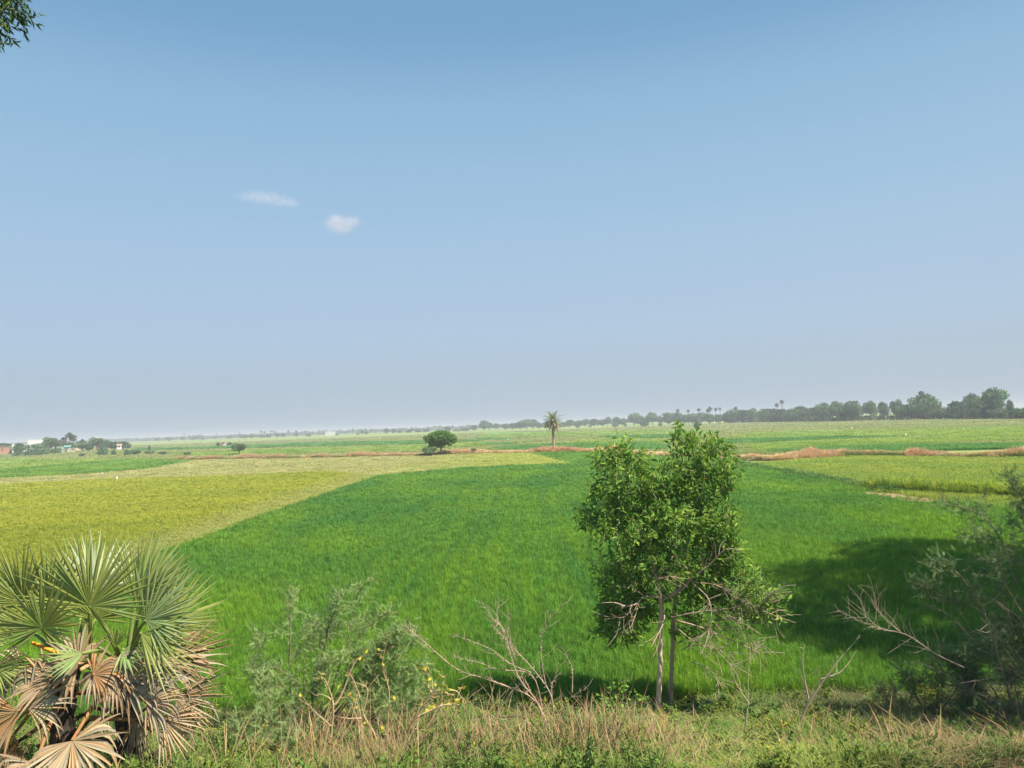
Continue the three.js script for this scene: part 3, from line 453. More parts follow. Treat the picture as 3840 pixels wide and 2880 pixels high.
{
  const body = new THREE.SphereGeometry(0.17, 10, 8).scale(1.5, 0.85, 0.8).toNonIndexed(); body.deleteAttribute('uv'); body.setAttribute('color', new THREE.Float32BufferAttribute(new Float32Array(body.attributes.position.count * 3).fill(0.85), 3));
  const spots = [[-165, -488], [-153, -478], [-151, -492], [-24, -341], [-3, -391], [-2, -253], [15, -244], [58, -368], [42, -253], [46, -259], [48, -258], [51, -257], [74, -261], [73, -256], [82, -257], [99, -226], [69, -162], [73, -144], [98, -168]];
  const ord = spots.map((s, i) => [s[0] / -s[1], i]).sort((a, b) => a[0] - b[0]).map((a) => a[1]);
  spots.forEach(([x, z], i) => {
    const o = thing('egret', `tiny white egret in the green plain, ${ordinal(ord.indexOf(i) + 1)} from the left`, 'bird', x, 0, z, 'egrets in the far fields'); o.rotation.y = i * 1.9; o.scale.setScalar(0.72);
    const b = new THREE.Mesh(body, M.feather); b.name = 'body'; b.position.y = 0.52; b.rotation.z = 0.35; o.add(b);
    let m = new Mesher(); m.tube([V(0.2, 0.6, 0), V(0.32, 0.75, 0), V(0.26, 0.9, 0), V(0.36, 1.0, 0)], 0.06, 0.045, 6, [0.85, 0.85, 0.83], 6); m.build('neck', M.feather, o, true);
    m = new Mesher(); m.tube([V(0.36, 0.995, 0), V(0.56, 0.96, 0)], 0.03, 0.004, 5, [0.7, 0.5, 0.1]); m.build('beak', M.feather, o);
    for (const s of [-1, 1]) { m = new Mesher(); m.tube([V(0.02, 0.42, s * 0.05), V(-0.02, 0.2, s * 0.05), V(0.0, -0.1, s * 0.05)], 0.018, 0.014, 4, [0.08, 0.08, 0.07]); m.build('leg', M.feather, o); }
  });
  const cow = thing('cow', 'brown and white cow standing in the plain before the treeline', 'cow', 56, 0, -420); let m = new Mesher();
  m.tube([V(-0.75, 0.95, 0), V(-0.3, 1.0, 0), V(0.4, 1.0, 0), V(0.75, 1.08, 0)], 0.42, 0.36, 9, [0.36, 0.17, 0.08], 8);
  m.tube([V(0.7, 1.1, 0), V(1.0, 1.25, 0), V(1.18, 1.22, 0), V(1.45, 1.05, 0)], 0.24, 0.1, 8, [0.36, 0.17, 0.08], 6);
  for (const [a, s] of [[-0.65, -1], [-0.65, 1], [0.6, -1], [0.6, 1]]) m.tube([V(a, 0.9, s * 0.22), V(a - 0.04, 0.45, s * 0.22), V(a, -0.06, s * 0.22)], 0.13, 0.06, 6, [0.6, 0.5, 0.42], 4);
  m.tube([V(-0.78, 1.1, 0), V(-0.95, 0.8, 0), V(-0.92, 0.4, 0)], 0.04, 0.03, 5, [0.3, 0.15, 0.08]);
  m.build('body', M.feather, cow, true);
  m = new Mesher(); for (const s of [-1, 1]) m.tube([V(1.08, 1.38, s * 0.08), V(1.12, 1.5, s * 0.2), V(1.2, 1.6, s * 0.2)], 0.03, 0.01, 5, [0.5, 0.45, 0.4]); m.build('horn', M.feather, cow);
}

// ------------------------------------------------------------------ the umbrella-shaped tree and the date palm on the bund
{
  const o = thing('umbrella_tree', 'lone dark umbrella-shaped tree with short pale trunk on the bund', 'tree', -13.4, 0.2, -140.5), r = rngOf(400);
  let m = new Mesher(), c = [0.3, 0.26, 0.21];
  m.tube([V(0.1, -0.3, 0), V(0.05, 0.8, 0), V(-0.1, 1.5, 0.05)], 0.19, 0.15, 8, c, 8, 0.15, r);
  m.build('trunk', M.bark, o, true);
  const lobes = [[-0.9, 3.4, 0, 1.3, 0.7, 1.4], [0.8, 3.5, 0.2, 1.3, 0.7, 1.4], [-1.9, 2.8, 0.2, 1.0, 0.7, 1.1], [1.9, 2.85, -0.2, 1.05, 0.75, 1.2], [0, 3.85, 0.1, 1.1, 0.5, 1.2], [-1.1, 2.1, 0.5, 1.0, 0.6, 0.9], [-0.3, 1.7, 0.4, 0.8, 0.55, 0.8], [1.0, 2.3, 0.3, 0.95, 0.6, 0.9], [2.5, 2.3, 0.1, 0.6, 0.45, 0.6], [-2.6, 3.0, 0, 0.6, 0.45, 0.6], [1.7, 1.8, 0.5, 0.5, 0.4, 0.5], [-1.7, 1.6, 0.4, 0.5, 0.35, 0.5], [0, 2.9, 1.2, 1.4, 0.6, 0.7], [0.5, 1.5, 0.4, 0.45, 0.3, 0.4]];
  for (const l of lobes) { m = new Mesher(); m.tube([V(-0.1, 1.4, 0.05), V(l[0] * 0.45, lerp(1.5, l[1], 0.6), l[2] * 0.5), V(l[0], l[1], l[2])], 0.09, 0.03, 5, c, 6); m.build('limb', M.bark, o, true); }
  m = new Mesher(); cards(m, lobes, 6200, 0.17, [0.13, 0.26, 0.05], r, 0.55); m.build('crown', M.foliage, o);
  farTree('bush', 'pale green bush at the foot of the umbrella-shaped tree', 'bush', 3, -15.2, -138.5, 1.5, 1.7, 1);
  farTree('bush', 'pale dry bush on the bund right of the umbrella-shaped tree', 'bush', 3, -7.4, -141.5, 0.7, 1.1, 2);
}
{
  const o = thing('date_palm', 'date palm with shaggy grey green crown standing on the brown bund', 'palm tree', 6.9, 0.3, -136.5), r = rngOf(410), H = 5.2;
  let m = new Mesher(); const c = [0.36, 0.29, 0.22];
  m.tube([V(0, -0.4, 0), V(0.06, 1.8, 0), V(0.0, 3.6, 0), V(0.04, H, 0)], 0.23, 0.2, 9, c, 16, 0.35, r);
  const t = m.build('trunk', M.bark, o, true);
  for (let i = 0; i < 26; i++) { m = new Mesher(); const y = 0.8 + i * 0.17, a = i * 2.4; m.tube([V(Math.cos(a) * 0.17, y, Math.sin(a) * 0.17), V(Math.cos(a) * 0.3, y + 0.14, Math.sin(a) * 0.3)], 0.06, 0.03, 4, tint(c, r, 0.4)); m.build('leaf_base', M.bark, t); }
  const frond = (el, az, len, col, limp, name) => {
    const f = new Mesher(), dir = V(Math.cos(az) * Math.cos(el), Math.sin(el), Math.sin(az) * Math.cos(el)), p = V(0.04, H, 0), d = dir.clone(), pts = [p.clone()], N = 9;
    for (let k = 0; k < N; k++) { p.addScaledVector(d, len / N); d.y -= limp / N; d.normalize(); pts.push(p.clone()); }
    f.tube(pts, 0.03, 0.008, 4, mixc(col, [0.3, 0.27, 0.12], 0.5));
    for (let k = 1; k <= 40; k++) {
      const u = k / 40 * (N - 0.01), i = Math.floor(u), q = pts[i].clone().lerp(pts[i + 1], u - i), ax = pts[i + 1].clone().sub(pts[i]).normalize(), sd = V(0, 0, 0).crossVectors(ax, UP).normalize();
      for (const s of [-1, 1]) { const l = 0.48 * Math.sin(Math.PI * (0.18 + 0.72 * k / 40)) * (0.8 + 0.4 * r()), e = sd.clone().multiplyScalar(s).addScaledVector(ax, 0.75).add(V(0, limp > 1.4 ? -0.5 : 0.25 + 0.3 * (r() - 0.5), 0)).normalize(), w = ax.clone().multiplyScalar(0.032); f.tri(q.clone().add(w), q.clone().sub(w), q.clone().addScaledVector(e, l), tint(col, r, 0.4)); }
    }
    f.build(name, M.foliage, o);
  };
  for (let i = 0; i < 36; i++) { const y = i / 36; frond(lerp(1.15, -0.3, y) + (r() - 0.5) * 0.25, i * 2.399, 2.0 + 0.3 * r(), mixc([0.19, 0.24, 0.12], [0.26, 0.3, 0.16], r()), 0.75 + y * 0.5, 'frond'); }
  for (let i = 0; i < 22; i++) frond(-0.15 - 0.7 * r(), i * 2.399 + 1, 1.9 + 0.4 * r(), mixc([0.42, 0.33, 0.24], [0.32, 0.25, 0.17], r()), 1.1, 'dry_frond');
}

// ------------------------------------------------------------------ the double-trunk tree at the edge of the rice
{
  const o = thing('double_trunk_tree', 'leafy green tree with two slim pale trunks and bare lower branches', 'tree', 2.3, 0.02, -13.4), r = rngOf(500), bark = [0.62, 0.45, 0.33], dry = [0.42, 0.32, 0.23];
  const P = (q, z = 0) => V(q[0] - 2.3, q[1] - 0.02, z);
  let m = new Mesher();
  m.tube([P([2.24, -0.1]), P([2.27, 0.1], 0.02), P([2.33, 0.61]), P([2.38, 1.39], -0.03), P([2.41, 1.86]), P([2.3, 2.6], 0.05), P([2.05, 3.4], 0.1), P([1.9, 4.2], 0)], 0.055, 0.018, 10, bark, 36, 0.16, r);
  m.build('trunk', M.bark, o, true);
  m = new Mesher();
  m.tube([P([2.6, -0.1], -0.55), P([2.61, 0.3], -0.5), P([2.66, 1.07], -0.4), P([2.7, 1.7], -0.3), P([2.85, 2.5], -0.2), P([3.1, 3.3], -0.15), P([3.2, 4.2], -0.1)], 0.046, 0.016, 10, mixc(bark, [0.3, 0.22, 0.17], 0.5), 36, 0.2, r);
  m.build('trunk', M.bark, o, true);
  const B = [
    [[2.43, 1.90], [2.61, 2.05], [2.88, 2.29], [2.76, 2.55], [2.66, 2.68]], [[2.47, 1.93], [2.74, 2.10], [2.91, 2.32], [3.15, 2.53], [3.39, 2.81]],
    [[2.38, 1.96], [2.09, 2.02], [1.90, 1.95], [1.64, 1.99]], [[1.90, 1.95], [1.78, 1.76], [1.63, 1.74]], [[2.03, 1.97], [1.92, 1.79], [1.79, 1.60]], [[2.10, 2.03], [1.88, 2.23], [1.90, 2.39]],
    [[2.44, 1.80], [2.41, 1.61], [2.26, 1.43], [2.13, 1.32]], [[2.91, 2.23], [3.15, 1.96], [3.13, 1.62], [3.03, 1.49]], [[2.59, 1.61], [3.03, 1.49], [3.28, 1.39], [3.69, 1.22], [3.87, 1.13]],
    [[3.03, 1.49], [3.54, 1.51], [3.85, 1.27]], [[2.91, 2.23], [3.32, 2.18], [3.57, 1.98]], [[3.16, 1.62], [3.68, 1.69], [3.95, 1.93], [4.15, 2.15]], [[2.69, 1.10], [2.82, 1.22], [3.08, 1.24]],
    [[2.84, 0.90], [3.06, 0.86], [3.21, 0.70]], [[2.05, 2.45], [2.24, 2.35], [2.47, 2.43]], [[2.55, 1.65], [2.9, 1.75], [3.3, 1.8], [3.6, 1.6]], [[3.1, 1.9], [3.5, 2.05], [3.9, 1.85], [4.2, 1.7]], [[2.6, 1.5], [2.85, 1.3], [3.2, 1.15], [3.4, 0.95]]];
  B.forEach((b, i) => {
    m = new Mesher(); const thick = [0.022, 0.02, 0.022, 0.011, 0.011, 0.012, 0.014, 0.013, 0.015, 0.01, 0.01, 0.016, 0.012, 0.01, 0.014, 0.012, 0.012, 0.011][i], z0 = i === 11 ? 0.35 : 0.18, z1 = z0 + 0.2 + 0.35 * r();
    const pts = b.map((q, k) => P(q, lerp(i < 3 || i === 6 ? 0.03 : z0, z1, k / (b.length - 1))));
    m.tube(pts, thick, thick * 0.35, 6, tint(dry, r, 0.25), 14, 0.2, r);
    const cv = new THREE.CatmullRomCurve3(pts);
    for (let k = 0; k < (i > 6 ? 20 : 7); k++) { // bare twigs
      const q = cv.getPoint(0.25 + 0.75 * r()), t = cv.getTangent(0.6), d = t.clone().add(dirOf(r).multiplyScalar(0.8)).normalize(), l = 0.18 + 0.38 * r(), a = q.clone().addScaledVector(d, l * 0.5).add(V(0, -0.03 + 0.06 * r(), 0));
      m.tube([q, a, a.clone().addScaledVector(d.add(dirOf(r).multiplyScalar(0.5)).normalize(), l * 0.5)], thick * 0.3, 0.003, 4, tint(dry, r, 0.35), 4);
    }
    m.build('branch', M.twig, o, true);
  });
  // leafy shoots: [x, y, rx, ry, depth offset, rz, share, deadness]
  const L = [[3.24, 4.18, 0.6, 0.46, -0.1, 0.55, 1.25, 0], [1.87, 4.02, 0.58, 0.5, 0.05, 0.55, 1.1, 0], [1.46, 3.39, 0.42, 0.36, 0.1, 0.45, 0.55, 0], [2.22, 3.25, 0.82, 0.56, 0.15, 0.7, 1.9, 0], [3.35, 3.22, 0.42, 0.4, 0.05, 0.45, 0.6, 0], [1.78, 2.05, 0.44, 0.62, -0.25, 0.5, 0.95, 0], [2.25, 2.58, 0.82, 0.42, 0, 0.65, 1.25, 0], [3.15, 2.55, 0.5, 0.46, 0, 0.5, 0.55, 0.2], [3.85, 1.98, 0.44, 0.42, 0.3, 0.45, 0.85, 0.2], [4.22, 1.74, 0.17, 0.18, 0.3, 0.2, 0.2, 0], [1.88, 4.52, 0.13, 0.2, 0, 0.15, 0.08, 0], [2.9, 4.68, 0.18, 0.16, -0.1, 0.2, 0.1, 0], [2.85, 1.75, 0.55, 0.34, -0.35, 0.4, 0.4, 0.15], [1.5, 4.3, 0.2, 0.2, 0, 0.2, 0.1, 0], [2.6, 3.8, 0.42, 0.38, 0, 0.4, 0.6, 0], [3.4, 1.75, 0.6, 0.45, 0.1, 0.5, 0.6, 0.5], [2.95, 1.25, 0.3, 0.2, -0.3, 0.3, 0.14, 0.2], [3.62, 3.9, 0.22, 0.35, 0, 0.3, 0.2, 0], [3.05, 3.7, 0.4, 0.3, 0, 0.4, 0.35, 0], [3.5, 2.9, 0.32, 0.35, 0, 0.3, 0.35, 0.1], [3.45, 2.3, 0.45, 0.35, -0.1, 0.4, 0.4, 0.15], [2.6, 3.3, 0.6, 0.5, 0.1, 0.5, 0.5, 0], [3.55, 2.62, 0.34, 0.36, 0, 0.35, 0.45, 0.1], [3.3, 2.0, 0.5, 0.4, -0.2, 0.4, 0.5, 0.15], [1.72, 1.48, 0.48, 0.36, -0.2, 0.45, 0.75, 0], [2.15, 1.75, 0.35, 0.3, -0.5, 0.3, 0.35, 0]];
  const names = ['crown', 'crown', 'crown', 'crown'], meshes = names.map(() => new Mesher()), tw = new Mesher();
  L.forEach((l, li) => {
    const mm = meshes[li === 0 || li === 11 || li === 17 ? 0 : l[0] < 2 && l[1] > 2.6 ? 1 : l[1] > 2.2 ? 2 : 3], n = Math.round(122 * l[6]), cx = l[0] - 2.3, cy = l[1];
    for (let i = 0; i < n; i++) {
      const d = dirOf(r), stray = r() < 0.14, s = stray ? 1.02 + 0.16 * r() : 0.3 + 0.68 * r() ** 0.55, at = V(cx + d.x * l[2] * s, cy + d.y * l[3] * s, l[4] + d.z * l[5] * s);
      const grow = d.clone().multiplyScalar(0.55).add(V(0.12, 0.55, 0)).add(dirOf(r).multiplyScalar(0.7)).normalize(), len = (stray ? 0.26 : 0.16) + 0.2 * r(), start = at.clone().addScaledVector(grow, -len * 0.6);
      tw.tube([start, at.clone().addScaledVector(grow, len * 0.4)], 0.006, 0.002, 3, tint([0.2, 0.2, 0.1], r, 0.4));
      if (r() < l[7]) continue;
      const k = 6 + Math.floor(r() * 5), young = r() < 0.5 ? r() : 0.25 * r();
      for (let j = 0; j < k; j++) {
        const t = j / (k - 1), q = start.clone().addScaledVector(grow, len * (0.2 + 0.8 * t)), side = dirOf(r).addScaledVector(grow, 0.25 + 0.7 * t).add(V(0, -0.15, 0)).normalize(), nr = V(0, 0, 0).crossVectors(side, dirOf(r)).normalize();
        const c = mixc([0.13, 0.28, 0.035], [0.36, 0.5, 0.06], young * (0.4 + 0.6 * t));
        if (nr.dot(UP) < 0) nr.negate();
        mm.leaf(q, side, nr, 0.09 + 0.07 * r(), 0.034 + 0.02 * r(), r() < 0.0025 ? [0.55, 0.25, 0.05] : tint(c, r, 0.4), 0.1 + 0.2 * r());
      }
    }
  });
  tw.build('shoots', M.twig, o); meshes.forEach((q) => q.build('crown', M.glossy, o));
}

// ------------------------------------------------------------------ fan palm with green and dead leaves at the left
{
  const o = thing('fan_palm', 'large bushy fan palm, green leaves above a skirt of dead tan leaves', 'palm', -5.5, bankY(-5.5, -10) - 0.05, -10), r = rngOf(600), oy = o.position.y;
  const L = (x, y, z) => V(x + 5.5, y - oy, z + 10);
  const heart = [L(-5.75, 2.02, -10), L(-5.15, 2.0, -10.15)];
  [[L(-5.95, 0.3, -10), L(-5.9, 1.2, -10), L(-5.78, 2.15, -10)], [L(-5.12, 0.3, -10.2), L(-5.16, 1.1, -10.2), L(-5.2, 2.1, -10.15)]].forEach((p) => {
    let m = new Mesher(); m.tube(p, 0.15, 0.12, 10, [0.055, 0.042, 0.03], 18, 0.4, r); const t = m.build('trunk', M.bark, o, true);
    for (let i = 0; i < 22; i++) { m = new Mesher(); const k = i / 22, q = p[0].clone().lerp(p[2], k), a = i * 2.4, d = V(Math.cos(a), 0.55, Math.sin(a)).normalize(), e = q.clone().addScaledVector(d, 0.3 + 0.2 * r()), col = tint(r() < 0.3 ? [0.34, 0.15, 0.05] : [0.12, 0.075, 0.04], r, 0.5); m.tube([q.clone().addScaledVector(d, 0.08), e], 0.035, 0.02, 5, col); m.build('leaf_base', M.bark, t); }
  });
  // a pleated fan: hub, midrib direction, facing, radius, half spread, segments, how far the tips droop
  function fan(hub, rib, face, R, spread, n, droop, dead, broken = 0, col = null, joined = 0.5) {
    const m = new Mesher(), f = face.clone().normalize(), ax = rib.clone().addScaledVector(f, -rib.dot(f)).normalize(), sx = V(0, 0, 0).crossVectors(ax, f).normalize(), da = spread * 2 / n, base = col ?? (dead ? [0.34, 0.26, 0.16] : [0.24, 0.3, 0.065]);
    const tone = 0.85 + 0.3 * r();
    for (let i = 0; i < n; i++) {
      const a = -spread + da * (i + 0.5 + 0.3 * (r() - 0.5)), d = ax.clone().multiplyScalar(Math.cos(a)).addScaledVector(sx, Math.sin(a)).addScaledVector(f, (dead ? 0.12 : 0.3) * (Math.abs(a) / spread) ** 1.5 + (r() - 0.5) * 0.16).normalize(), tang = ax.clone().multiplyScalar(-Math.sin(a)).addScaledVector(sx, Math.cos(a));
      const len = R * (0.78 + 0.22 * Math.cos(a * 0.7)) * (0.82 + 0.26 * r()), N = 9, snap = r() < broken * 1.5, limp = droop * (0.5 + r()) + (snap ? 5 : 0), curl = (r() - 0.5) * (dead ? 1.8 : 0.25);
      const p = hub.clone(), dir = d.clone(), c = tint(base, r, dead ? 0.6 : 0.4).map((x) => x * tone), pale = dead ? mixc(c, [0.52, 0.42, 0.3], 0.75 * r() * r()) : mixc(c, [0.38, 0.43, 0.18], 0.6 * r() * r());
      let A, B, C, side = tang.clone();
      for (let k = 0; k <= N; k++) {
        const t = k / N, spreadW = Math.min(t, joined + 0.1) * len * Math.tan(da / 2) * 1.0, w = t <= joined ? spreadW : spreadW * (1 - ((t - joined) / (1.02 - joined)) ** (dead ? 1.5 : 1.15)), pleat = w * (dead ? 0.6 : 0.42);
        const nn = V(0, 0, 0).crossVectors(side, dir).normalize(), l = p.clone().addScaledVector(side, -w), q = p.clone().addScaledVector(side, w), cc = p.clone().addScaledVector(nn, (dead ? -1 : 1) * pleat);
        if (k) { const kc = t > joined ? pale : c; m.quad(A, B, cc, l, kc); m.quad(B, C, q, cc, kc); }
        A = l; B = cc; C = q;
        if (t > joined * 0.8) { dir.y -= limp / N * (t - joined * 0.8) * (snap && t < 0.75 ? 3 : 1); dir.normalize(); side.applyAxisAngle(dir, curl / N); side.addScaledVector(dir, -side.dot(dir)).normalize(); }
        p.addScaledVector(dir, len / N);
      }
    }
    return m;
  }
  const stalk = (m, hub, from, col, w = 0.024) => m.tube([from, from.clone().lerp(hub, 0.55).add(V(0, 0.1, 0)), hub], w * 1.25, w * 0.8, 6, col, 8);
  const leafOf = (name, hub, rib, face, R, spread, n, droop, o2 = {}) => {
    const h = L(...hub), dead = name.startsWith('dead'), from = o2.from ? L(...o2.from) : heart[hub[0] < -5.45 ? 0 : 1].clone().add(V((r() - 0.5) * 0.15, (r() - 0.5) * 0.2, (r() - 0.5) * 0.1));
    const b = fan(h, V(...rib), V(...face), R * (dead ? 1.04 : 1.04), spread, Math.round(n * (dead ? 0.8 : 0.86)), droop, dead, o2.broken ?? 0, o2.col, o2.joined ?? 0.42).build(name, dead ? M.deadPalm : M.palm, o);
    const s = new Mesher(); stalk(s, h, from, o2.stalk ?? (dead ? [0.3, 0.16, 0.07] : [0.2, 0.26, 0.06])); s.build('petiole', M.twig, b, true);
  };
  const G = [
    [[-5.77, 2.78, -9.4], [-0.05, 0.8, 0.3], [0.05, -0.25, 1], 0.66, 2.25, 34, 0.25], [[-5.3, 2.97, -9.6], [0.12, 1, 0.05], [0.1, -0.1, 1], 0.92, 1.75, 36, 0.12], [[-6.06, 2.9, -10], [-0.25, 1, 0.1], [0.1, -0.2, 1], 0.85, 1.3, 30, 0.2],
    [[-5.62, 3.0, -10.3], [0.12, 1, -0.25], [0.9, 0.15, 0.5], 0.78, 1.2, 26, 0.08], [[-4.61, 2.77, -9.6], [0.85, 0.5, 0.1], [-0.35, 0.35, 1], 0.88, 1.35, 34, 0.25], [[-5.02, 2.92, -10.2], [0.55, 0.85, 0], [-0.2, 0.15, 1], 0.85, 1.15, 28, 0.12],
    [[-4.6, 2.66, -9.45], [0.85, -0.35, 0.15], [0.15, 0.5, 1], 0.9, 0.8, 22, 0.6], [[-5.25, 2.47, -9.35], [-0.6, -0.1, 0.5], [0.1, 0.8, 0.7], 0.4, 0.9, 14, 0.6], [[-5.0, 2.46, -9.65], [0, 1, 0.25], [0.1, -0.1, 1], 0.28, 0.9, 14, 0.1],
    [[-6.4, 2.3, -9.5], [0.7, 0.1, 0.3], [0, 0.5, 1], 0.45, 0.9, 16, 0.3], [[-5.9, 2.85, -10.5], [-0.1, 1, -0.2], [0.2, 0.2, 1], 0.9, 1.4, 30, 0.15], [[-5.2, 2.85, -10.6], [0.2, 1, -0.3], [0.1, 0.3, 1], 0.95, 1.4, 30, 0.12],
    [[-4.7, 2.55, -10.3], [0.9, 0.25, -0.3], [0, 0.6, 1], 0.8, 1.2, 26, 0.3], [[-6.5, 2.6, -10.2], [-0.9, 0.4, 0], [0.2, 0.3, 1], 0.85, 1.3, 28, 0.3], [[-5.5, 2.7, -10.1], [0.3, 0.9, 0.2], [0.3, -0.1, 1], 0.6, 1.5, 26, 0.15], [[-4.95, 2.4, -9.7], [0.9, -0.1, 0.4], [0.1, 0.9, 0.5], 0.55, 1.0, 18, 0.5],
    [[-6.25, 3.0, -9.8], [-0.55, 0.9, 0.1], [0.2, -0.1, 1], 0.8, 1.1, 26, 0.15], [[-4.85, 2.75, -9.9], [0.75, 0.7, 0.15], [-0.5, 0.1, 1], 0.85, 1.0, 24, 0.12]];
  G.forEach((g, i) => leafOf('leaf', ...g, i === 7 || i === 15 ? { col: [0.24, 0.34, 0.11] } : i === 3 ? { col: [0.45, 0.5, 0.32] } : i === 4 ? { col: [0.26, 0.34, 0.13] } : {}));
  const D = [
    [[-5.39, 2.31, -9.5], [-0.5, 0.5, 0.6], [0.2, 0.4, 1], 0.56, 2.0, 30, 1.6, 0.3], [[-5.1, 2.28, -9.55], [0.5, -0.1, 0.7], [0.1, 0.6, 0.8], 0.55, 1.3, 22, 2.4, 0.6], [[-4.72, 2.26, -9.75], [0.95, 0.05, 0.3], [0.1, 0.7, 0.8], 0.82, 1.0, 26, 1.2, 0.3], [[-4.45, 2.2, -9.9], [0.9, 0.1, -0.1], [0, 0.5, 1], 0.75, 0.9, 24, 1, 0.2],
    [[-4.52, 1.85, -9.4], [0.85, 0.3, 0.4], [-0.1, 0.35, 1], 0.56, 1.6, 30, 1.4, 0.35], [[-4.3, 1.8, -9.7], [0.9, -0.25, 0.2], [0.05, 0.35, 1], 0.68, 1.0, 28, 0.9, 0.2], [[-5.88, 1.88, -9.3], [0.5, 0.5, 0.5], [0, 0.3, 1], 0.6, 1.5, 28, 1.5, 0.35], [[-5.95, 1.85, -9.25], [-0.8, -0.25, 0.4], [0.1, 0.4, 1], 0.75, 1.1, 26, 1.6, 0.3],
    [[-5.24, 1.55, -9.1], [0.45, -0.1, 0.7], [0.1, 0.8, 0.7], 0.74, 1.9, 34, 1.6, 0.3], [[-6.2, 2.24, -9.7], [-0.4, 0.2, 0.6], [0.2, 0.5, 1], 0.5, 1.4, 22, 2.4, 0.6], [[-4.86, 1.56, -9.85], [0, -1, 0.1], [0.1, 0, 1], 0.55, 0.5, 14, 0.4, 0], [[-6.17, 1.5, -9.5], [-0.3, -0.9, 0.3], [0.2, 0.2, 1], 0.65, 0.9, 22, 0.8, 0.2],
    [[-5.6, 1.9, -10.4], [-0.2, -0.3, -0.8], [0.3, 0.6, -0.6], 0.6, 1.3, 22, 1.5, 0.3], [[-4.7, 2.0, -10.4], [0.8, -0.2, -0.5], [0.1, 0.7, 0.5], 0.7, 1.1, 22, 1.4, 0.3], [[-4.95, 2.12, -9.5], [0.6, -0.5, 0.6], [0.2, 0.6, 0.8], 0.5, 1.1, 18, 2, 0.7], [[-6.4, 1.3, -9.2], [-0.4, -0.8, 0.4], [0.3, 0.2, 1], 0.6, 0.9, 18, 1, 0.3],
    [[-5.6, 1.35, -9.0], [-0.7, -0.35, 0.5], [0.1, 0.7, 0.8], 0.6, 1.0, 22, 1.6, 0.3], [[-4.85, 2.05, -9.55], [0.9, 0.25, 0.35], [-0.1, 0.5, 0.9], 0.7, 1.2, 24, 1.3, 0.35], [[-4.4, 1.6, -9.55], [0.85, -0.3, 0.3], [0.05, 0.4, 1], 0.6, 1.1, 24, 1, 0.2], [[-5.15, 2.2, -9.4], [0.1, 0.4, 0.7], [0.1, 0.5, 0.9], 0.45, 1.7, 22, 2, 0.5], [[-5.7, 2.15, -9.4], [-0.7, 0.3, 0.5], [0.2, 0.5, 0.9], 0.55, 1.2, 22, 1.8, 0.4]];
  D.forEach(([h, rib, face, R, sp, n, dr, br], i) => leafOf('dead_leaf', h, rib, face, R, sp, n, dr, { broken: br, joined: 0.38, col: i % 4 === 3 ? [0.27, 0.17, 0.085] : i % 3 === 1 ? [0.4, 0.31, 0.21] : null, stalk: i % 3 ? [0.32, 0.16, 0.06] : [0.5, 0.3, 0.14] }));
  for (const [a, b, c] of [[[-5.95, 2.58, -9.5], [-5.6, 2.3, -9.75], [0.75, 0.36, 0.03]], [[-5.3, 2.9, -9.6], [-5.42, 2.25, -9.85], [0.24, 0.3, 0.06]], [[-4.55, 1.86, -9.45], [-5.3, 1.95, -9.7], [0.42, 0.22, 0.1]], [[-4.7, 1.62, -9.5], [-5.4, 1.55, -9.8], [0.36, 0.18, 0.08]], [[-4.6, 1.4, -9.7], [-5.3, 1.75, -10], [0.2, 0.1, 0.05]], [[-5.0, 1.9, -9.8], [-5.75, 1.8, -10], [0.24, 0.11, 0.04]], [[-6.3, 1.3, -9.6], [-5.85, 1.6, -10], [0.12, 0.07, 0.04]], [[-4.75, 2.0, -10.1], [-5.3, 1.6, -10.1], [0.16, 0.08, 0.04]], [[-5.2, 1.2, -9.7], [-5.75, 1.35, -10], [0.13, 0.08, 0.05]], [[-6.2, 1.9, -9.8], [-5.8, 1.9, -10], [0.2, 0.1, 0.05]]]) { const m = new Mesher(); m.tube([L(...b), L(...a)], 0.036, 0.02, 6, c); m.build('petiole', M.twig, o, true); }
}

